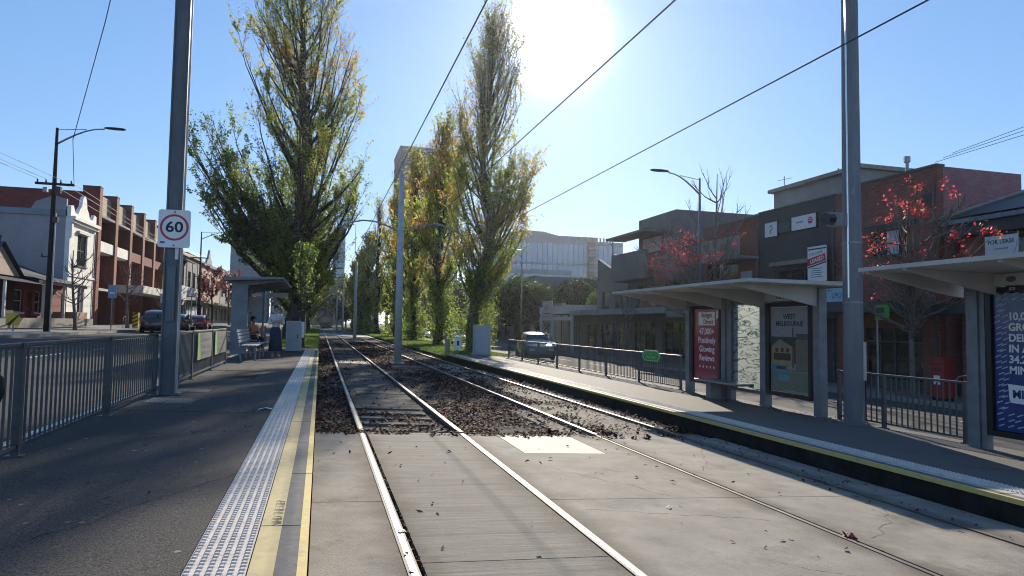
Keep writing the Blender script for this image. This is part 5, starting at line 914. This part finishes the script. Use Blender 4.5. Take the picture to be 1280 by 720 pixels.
# slatted bench
BN=thing('slatted_bench','white slatted bench facing the track in front of the left shelter','bench',(-2.2,20.6,G(-2.2)+.25))
SLW=mat('slat_pale',(.5,.5,.47),(.4,.4,.38),.45,scale=6)
for k in range(4): part('slat',MB().box(.02+.11*k,.11+.11*k,0,3.2,.44,.47),SLW,BN)
for k in range(4): part('back_slat',MB().box(-.06-.02*k,-.03-.02*k,0,3.2,.54+.1*k,.61+.1*k),SLW,BN)
for y in (.15,1.6,3.0): part('leg',MB().bar((.4,y,0),(.4,y,.44),.05).bar((.02,y,0),(-.14,y,.95),.05).bar((.0,y,.42),(.42,y,.42),.04),SHEL,BN)
# cabinets
t=thing('signal_cabinet','pale grey electrical cabinet at the far end of the right platform','cabinet',(8.25,34.1,G(8.2)+.25)); CAB=mat('cabinet_grey',(.42,.43,.44),(.35,.36,.37),.5,scale=3)
part('body',MB().box(-.42,.42,0,.6,.05,1.62),CAB,t,bevel=.02); part('door',MB().box(-.38,.38,-.02,-.001,.1,.95),CAB,t); part('door',MB().box(-.38,.38,-.02,-.001,.99,1.56),CAB,t); part('plinth',MB().box(-.44,.44,-.03,.63,0,.05),KERB,t)
t=thing('notice_post','small white notice on a post left of the grey cabinet','sign',(7.1,35.0,G(7.1)+.1)); part('post',MB().tube([(0,.03,0),(0,.03,1.0)],.03,6),STEEL,t); part('plate',MB().box(-.2,.2,0,.02,.4,1.0),WHITE,t); part('symbol',MB().box(-.06,.06,-.006,0,.6,.85),INK,t)
t=thing('platform_stump','pale timber stump bollard beside the white notice','bollard',(6.75,36.2,G(6.75)+.1)); part('post',MB().tube([(0,0,0),(0,0,.9)],.14,9),TAN,t)
t=thing('white_cabinet','small white cabinet beside the standing woman','cabinet',(-1.02,28.2,G(-1)+.25)); part('body',MB().box(-.3,.3,0,.5,.03,1.25),mat('cabinet_white',(.5,.5,.5),(.42,.42,.42),.5),t,bevel=.02); part('door',MB().box(-.25,.25,-.015,-.001,.1,1.2),CAB,t); part('handle',MB().box(.14,.17,-.035,-.016,.55,.7),BLACK,t)
t=thing('notice_post','white notice fixed low beside the sapling on the left verge','sign',(-.95,33.4,G(-.8)+.12)); part('post',MB().tube([(0,.03,0),(0,.03,1.5)],.025,6),STEEL,t); part('plate',MB().box(-.28,.22,0,.02,.6,1.35),WHITE,t)
# seated gap fence on left platform end
f3=fence(-2.42,[30.5,32.5],.25,'short picket fence behind the far left shelter',span=.12)
# street furniture, left footpath
HOOP=mat('hoop_steel',(.5,.5,.5),(.4,.4,.4),.3,.9)
for k,(x,y) in enumerate(((-14.6,57.5),(-14.6,64.5),(-14.6,69.5))):
    t=thing('bike_hoop',['steel bike hoop nearest the striped bollard','steel bike hoop just past the striped bollard','steel bike hoop beside the dark parked car'][k],'bike hoop',(x,y,G(x)+.13),0,'bike hoops on the footpath'); part('hoop',MB().tube([(0,0,0),(0,0,.7),(0,.12,.86),(0,.35,.92),(0,.58,.86),(0,.7,.7),(0,.7,0)],.03,7),HOOP,t,smooth=True)
t=thing('striped_bollard','yellow bollard with black diagonal stripes on the left footpath','bollard',(-14.2,59.5,G(-14.2)+.13)); part('post',MB().box(-.2,.2,-.2,.2,0,1.25),mat('bollard_yellow',(.6,.42,.05)),t)
for k in range(4): part('stripe',MB().face([(-.2,-.204,.1+.3*k),(.2,-.204,.3+.3*k),(.2,-.204,.42+.3*k),(-.2,-.204,.22+.3*k)]),INK,t)
for k,(px,Y,lb) in enumerate([(136,53,'blue parking sign on a post before the brick terrace'),(196,66,'pale parking sign on a post near the dark parked car')]):
    x=-13.6; t=thing('parking_sign',lb,'sign',(x if k else -14.0,Y if k else 52.2,G(x)+.13),0,'parking signs'); part('post',MB().tube([(0,0,0),(0,0,3.0)],.035,6),STEEL,t); part('plate',MB().box(-.26,.26,-.05,-.035,2.2,3.1),mat('sign_blue' if k==0 else 'sign_pale',(.25,.35,.5) if k==0 else (.4,.45,.5)),t); part('print_line',MB().box(-.16,.16,-.056,-.051,2.5,2.6),WHITE,t)
t=thing('arrow_board','small yellow and black striped board at the left picture edge','sign',(-15.0,39.4,G(-15)+.13)); part('plate',MB().box(-.3,.3,0,.04,.3,.9),mat('bollard_yellow',(.6,.42,.05)),t); part('stripe',MB().face([(-.3,-.004,.3),(-.1,-.004,.3),(.3,-.004,.8),(.3,-.004,.9)]),INK,t); part('post',MB().tube([(0,.08,0),(0,.08,.9)],.04,6),STEEL,t)
# red post box style object & bin right footpath
t=thing('post_box','red street posting box in shade beyond the fence on the right','post box',(20.2,17.6,G(20.2)+.13)); PB=mat('post_red',(.3,.03,.025),(.24,.025,.02),.45)
part('body',MB().box(-.25,.25,-.25,.25,.1,1.25),PB,t,bevel=.03); part('top',MB().prism([(-.27,1.25),(.27,1.25),(.27,1.36),(.12,1.46),(-.12,1.46),(-.27,1.36)],-.27,.27,'x'),PB,t); part('plinth',MB().box(-.22,.22,-.22,.22,0,.1),BLACK,t); part('slot',MB().box(-.256,-.251,-.16,.16,1.02,1.08),INK,t); part('label_plate',MB().box(-.256,-.251,-.12,.12,.55,.85),WHITE,t)
t=thing('bike_hoop','steel bike hoop on the right footpath behind the short fence','bike hoop',(19.7,16.0,G(19.7)+.13)); part('hoop',MB().tube([(0,0,0),(0,0,.7),(0,.12,.86),(0,.35,.92),(0,.58,.86),(0,.7,.7),(0,.7,0)],.03,7),HOOP,t,smooth=True)
# tree guard frame on right footpath
t=thing('tree_guard','small timber stake frame round the spindly right street tree','tree guard',(19.8,41,G(19.8)+.13))
for a,b_ in ((-.35,-.35),(.35,-.35),(.35,.35),(-.35,.35)): part('stake',MB().box(a-.03,a+.03,b_-.03,b_+.03,0,1.3),BARKP,t)
# ================================================================ VEHICLES
TYRE=mat('tyre',(.02,.02,.02),(.015,.015,.015),.8); RIM=mat('rim',(.4,.4,.42),(.3,.3,.3),.3,.9); CGL=mat('car_glass',(.02,.025,.03),(.015,.02,.02),.03,spec=.9); LAMP=mat('head_lamp',(.7,.72,.75),(.6,.6,.62),.1,.3); TAIL=mat('tail_lamp',(.55,.02,.02),(.4,.01,.01),.2)
def car(name,lb,cat,loc,rz,col,prof_,Wd=1.8,Lc=4.3,grp=None,rough=.25):
    # prof_: stations (x from rear 0 to front 1, z_belt, z_roof or None)
    t=thing(name,lb,cat,loc,rz,grp); paint=mat('paint_%s'%col[0],col[1],tuple(v*.9 for v in col[1]),rough,.3,coat=1)
    v=[];f=[]; hw=Wd/2; n_=len(prof_)
    for (s_,zb,zr,wr) in prof_:
        x=(s_-.5)*Lc; wf=hw*(1-.18*abs(2*s_-1)**4); top=zr if zr else zb+.03
        ring=[(wf*.92,.22),(wf,.45),(wf*1.0,zb*.8),(wf*.96,zb),(wf*wr,top),(wf*wr*.5,top+.02)]
        pts=[(x,y,z) for y,z in ring]+[(x,-y,z) for y,z in ring[::-1]]; v+=pts
    k=12
    for i in range(n_-1):
        for j in range(k): a=i*k+j; b_=i*k+(j+1)%k; f.append((a,b_,b_+k,a+k))
    f.append(tuple(range(k))[::-1]); f.append(tuple((n_-1)*k+j for j in range(k)))
    mb=MB(); mb.v=v; mb.f=f; o=part('body',mb,paint,t,smooth=True); 
    e=o.modifiers.new('s','SUBSURF'); e.levels=1; e.render_levels=2
    # glazing: shells slightly proud of the greenhouse
    def ringat(i,q): return Vector(v[i*k+q])
    gh=[i for i,p in enumerate(prof_) if p[2]]; 
    for a,b_ in zip(gh,gh[1:]):
        for q0,q1,sg in ((3,4,1),(8,7,-1)):
            A,B,C_,D=ringat(a,q0),ringat(b_,q0),ringat(b_,q1),ringat(a,q1); m_=(A+B+C_+D)/4; off=Vector((0,.012*sg,.004))
            part('side_window',MB().face([m_+(p-m_)*.86+off for p in (A,B,C_,D)]),CGL,t)
    for i0,i1,nm2,sg in ((gh[-1],gh[-1]+1,'windscreen',1),(gh[0]-1,gh[0],'rear_window',-1)):
        if i0<0 or i1>=n_: continue
        hi,lo=(i0,i1) if nm2=='windscreen' else (i1,i0)
        A,B=ringat(hi,4),ringat(hi,7); C_,D=ringat(lo,8),ringat(lo,3); m_=(A+B+C_+D)/4; off=Vector((.03*sg,0,.035)); part(nm2,MB().face([m_+(p-m_)*.86+off for p in (A,B,C_,D)]),CGL,t)
    for sx in (-.31,.30):
        for sgn in (1,-1):
            wy=sgn*(hw-.09); wh=MB(); wh.lathe([(.18,-.11),(.3,-.1),(.33,-.05),(.33,.05),(.3,.1),(.18,.11)],18); wh.v=[(a,c,b2) for a,b2,c in wh.v]; w_=part('wheel',wh,TYRE,t,(sx*Lc,wy,.33)); rm=MB(); rm.lathe([(.2,0),(.17,.03),(.04,.035)],10); rm.v=[(a,sgn*(c+.1),b2) for a,b2,c in rm.v]; part('rim',rm,RIM,w_)
    xf=Lc/2-.09; 
    for sgn in (1,-1):
        part('headlight',MB().box(xf-.12,xf+.03,sgn*hw*.62-.17,sgn*hw*.62+.17,.6,.74),LAMP,t,bevel=.02); part('tail_light',MB().box(-xf-.03,-xf+.1,sgn*hw*.7-.13,sgn*hw*.7+.13,.72,.98),TAIL,t,bevel=.02); part('mirror',MB().box(.16*Lc,.16*Lc+.12,sgn*(hw+.02),sgn*(hw+.2),.92,1.04),paint,t,bevel=.02)
    part('number_plate',MB().box(-xf-.06,-xf-.03,-.2,.2,.5,.62),WHITE,t); part('bumper',MB().box(xf-.1,xf+.06,-hw*.8,hw*.8,.28,.42),BLACK,t,bevel=.03); part('grille',MB().box(xf-.02,xf+.035,-.35,.35,.5,.64),BLACK,t)
    part('underbody',MB().box(-Lc*.42,Lc*.42,-hw*.8,hw*.8,.16,.24),BLACK,t)
    return t
HATCH=[(0,.72,None,.9),(.03,.9,None,.92),(.07,.95,1.2,.78),(.2,.96,1.46,.76),(.42,.95,1.5,.75),(.6,.93,1.36,.74),(.74,.9,None,.86),(.9,.8,None,.86),(1,.6,None,.85)]
SUV=[(0,.75,None,.9),(.03,1.0,None,.92),(.06,1.05,1.4,.8),(.18,1.06,1.66,.78),(.42,1.05,1.7,.77),(.6,1.03,1.55,.76),(.72,1.0,None,.88),(.9,.92,None,.86),(1,.7,None,.85)]
car('parked_car','silver car glinting in the sun behind the right fence','car',(12.9,39.6,G(12.9)),-PI/2-.12,('graphite',(.13,.135,.14)),SUV,1.85,4.6)
car('parked_car','dark red hatchback with lit tail lamps past the sign pole','car',(-11.2,70.0,G(-11.2)),PI/2,('red',(.2,.02,.03)),HATCH,1.8,4.2,'cars parked along the left kerb')
car('parked_car','black tall wagon half hidden by the sign pole','car',(-11.4,54.5,G(-11.4)),PI/2,('black',(.015,.015,.018)),SUV,1.85,4.7,'cars parked along the left kerb')
car('parked_car','grey car squeezed between the black wagon and the red hatchback','car',(-11.4,62.0,G(-11.4)),PI/2,('darkgrey',(.05,.05,.055)),HATCH,1.8,4.3,'cars parked along the left kerb')
car('parked_car','white car far off between the right poplar trunks','car',(14.5,97,G(14.5)),-PI/2,('white',(.6,.6,.6)),HATCH,1.8,4.3,'cars on the right road'); car('parked_car','silver van-like car beyond the second poplar on the right road','car',(14.5,72,G(14.5)),-PI/2,('silver',(.3,.31,.32)),SUV,1.85,4.6,'cars on the right road')
car('parked_car','dark blue car on the right road behind the fence nearest the cabinet','car',(17.6,52,G(17.6)),-PI/2,('blue',(.02,.03,.07)),HATCH,1.8,4.3,'cars on the right road')
# distant tram
t=thing('tram','dark fronted tram approaching at the far end of the left track','tram',(1.33,165,G(1.33))); TRM=mat('tram_grey',(.12,.14,.15),(.09,.1,.11),.4,.2)
part('body',MB().prism(rrect(1.32,1.55,.3),0,14).mesh and MB().prism([(a,z+1.95) for a,z in rrect(1.32,1.55,.3)],0,14),TRM,t); part('windscreen',MB().box(-1.1,1.1,-.03,-.001,1.5,2.8),DGL,t)
for s_ in (-.9,.9): part('headlight',MB().box(s_-.12,s_+.12,-.05,-.001,.8,1.0),LAMP,t)
part('destination_sign',MB().box(-.8,.8,-.03,-.001,2.95,3.25),mat('dest',(.3,.2,.03)),t); part('skirt',MB().box(-1.28,1.28,.05,13.9,.15,.42),BLACK,t)
for k in range(5):
    for s_ in (-1.33,1.31): part('side_window',MB().box(s_,s_+.02,1+2.5*k,3.1+2.5*k,1.6,2.7),DGL,t)
# ================================================================ PEOPLE
SKIN=mat('skin',(.42,.26,.2),(.36,.22,.17),.55); HAIR=mat('dark_hair',(.02,.015,.012),(.015,.01,.01),.6)
def skinobj(name,verts,edges,m,parent,sub=1):
    me=bpy.data.meshes.new(name); me.from_pydata([v[:3] for v in verts],edges,[]); me.materials.append(m); o=link(name,me,parent)
    a=o.modifiers.new('skin','SKIN'); a.use_smooth_shade=True; b_=o.modifiers.new('sub','SUBSURF'); b_.levels=sub; b_.render_levels=sub
    for i,v in enumerate(verts):
        r_=v[3]; me.skin_vertices[0].data[i].radius=(r_,r_*(v[4] if len(v)>4 else 1)); me.skin_vertices[0].data[i].use_root=(i==0)
    return o
def person(loc,rz,lb,top,bottom,skirt=True,seated=False):
    t=thing('person',lb,'person',loc,rz)   # faces -y
    dz=-.42 if seated else 0
    hip=.93+dz
    vs=[(0,0,hip,.12,.8),(0,.01,hip+.2,.105,.8),(0,.0,hip+.4,.125,.75),(0,0,hip+.5,.07),(0,-.01,hip+.56,.045),(0,-.02,hip+.64,.07,1.15),(0,-.02,hip+.72,.075,1.15),(0,-.01,hip+.78,.05)]
    es=[(i,i+1) for i in range(7)]
    for s_ in (1,-1):
        b=len(vs); vs+=[(s_*.155,0,hip+.46,.055),(s_*.215,.03,hip+.2,.042),(s_*.10,-.2,hip+.24,.032),(s_*-.02,-.23,hip+.28,.022)]; es+=[(2,b),(b,b+1),(b+1,b+2),(b+2,b+3)]
        for q in range(4): k=len(vs); a=.02*(q-1.5); vs+=[(s_*-.06,-.245,hip+.275+a,.009),(s_*-.105+s_*.006*abs(q-1),-.235,hip+.26+a,.008)]; es+=[(b+3,k),(k,k+1)]
        k=len(vs); vs+=[(s_*-.04,-.24,hip+.33,.01)]; es+=[(b+3,k)]
        b=len(vs)
        if seated: vs+=[(s_*.09,-.05,hip-.02,.08),(s_*.1,-.42,hip+.02,.055),(s_*.1,-.46,hip-.38,.036),(s_*.1,-.58,hip-.44,.03)]
        else: vs+=[(s_*.09,0,hip-.08,.085),(s_*.09,-.015,hip-.46,.055),(s_*.09,.0,hip-.85,.036),(s_*.1,-.14,hip-.9,.03)]
        es+=[(0,b),(b,b+1),(b+1,b+2),(b+2,b+3)]
    body=skinobj('body',vs,es,SKIN,t)
    vs2=[(v[0],v[1],v[2],v[3]+.022,*v[4:]) for v in vs[:3]]+[(0,0,hip+.48,.085)]; es2=[(0,1),(1,2),(2,3)]
    for s_ in (1,-1): b=len(vs2); vs2+=[(s_*.155,0,hip+.46,.075),(s_*.225,.03,hip+.2,.065),(s_*.15,-.12,hip+.23,.055)]; es2+=[(2,b),(b,b+1),(b+1,b+2)]
    skinobj('shirt',vs2,es2,top,t)
    if skirt:
        part('skirt',MB().lathe([(.14,.0),(.19,-.12),(.2,-.4),(.23,-.78),(.225,-.8)],16,(0,0,hip+.08),1,.8),bottom,t,smooth=True)
    else:
        v3=[(0,0,hip,.14)]; e3=[]
        for s_ in (1,-1):
            b=len(v3); q=[v for v in vs if v[0]*s_>0 and v[2]<hip+.1][:3]; v3+=[(p[0],p[1],p[2],p[3]+.02) for p in q]; e3+=[(0,b),(b,b+1),(b+1,b+2)]
        skinobj('trousers',v3,e3,bottom,t)
    part('hair',MB().lathe([(.03,.105),(.075,.09),(.1,.04),(.1,-.03),(.07,-.1)],12,(0,.015,hip+.73),.9,1.0),HAIR,t,smooth=True)
    for s_ in (1,-1):
        part('eye',MB().lathe([(.007,0),(.007,.004)],6,(s_*.028,-.105,hip+.7)),INK,t); part('ear',MB().lathe([(.008,-.02),(.014,0),(.008,.02)],6,(s_*.08,-.015,hip+.69)),SKIN,t)
        part('shoe',MB().box(s_*.1-.04,s_*.1+.04,-.17 if not seated else -.62,.05 if not seated else -.4,.0,.05),mat('sandal',(.3,.25,.2)),t,bevel=.015)
    part('nose',MB().lathe([(.012,-.015),(.004,.02)],6,(0,-.11,hip+.675)),SKIN,t); part('mouth',MB().box(-.02,.02,-.103,-.095,hip+.64,hip+.647),mat('lip',(.3,.1,.1)),t)
    return t
person((-1.42,23.6,G(-1.42)+.25),.2,'woman in white blouse and long navy skirt waiting by the left shelter',mat('blouse',(.55,.53,.52)),mat('navy_skirt',(.015,.02,.05)))
person((-2.45,27.0,G(-2.45)+.25),.7,'person in orange top sitting inside the left shelter behind the glass',mat('orange_top',(.6,.25,.1)),mat('dark_trousers',(.02,.02,.025)),skirt=False,seated=True)
part('seat',MB().box(.1,.6,1.7,3.4,.4,.44),STEEL,SL); part('seat_leg',MB().box(.25,.45,2.4,2.6,0,.4),SHEL,SL)
# ================================================================ AIR
hz=MB().box(-2480,2480,-70,4900,-4.5,60.0)
HZ=bpy.data.materials.new('haze_air'); HZ.use_nodes=True; N=HZ.node_tree.nodes; N.remove(N['Principled BSDF']); pv=N.new('ShaderNodeVolumePrincipled'); pv.inputs['Color'].default_value=(.86,.93,1,1); pv.inputs['Density'].default_value=.00017; pv.inputs['Anisotropy'].default_value=.74; HZ.node_tree.links.new(pv.outputs[0],N['Material Output'].inputs['Volume'])
USE_HAZE=True
if USE_HAZE: o=part('haze',hz,HZ); o['kind']='stuff'
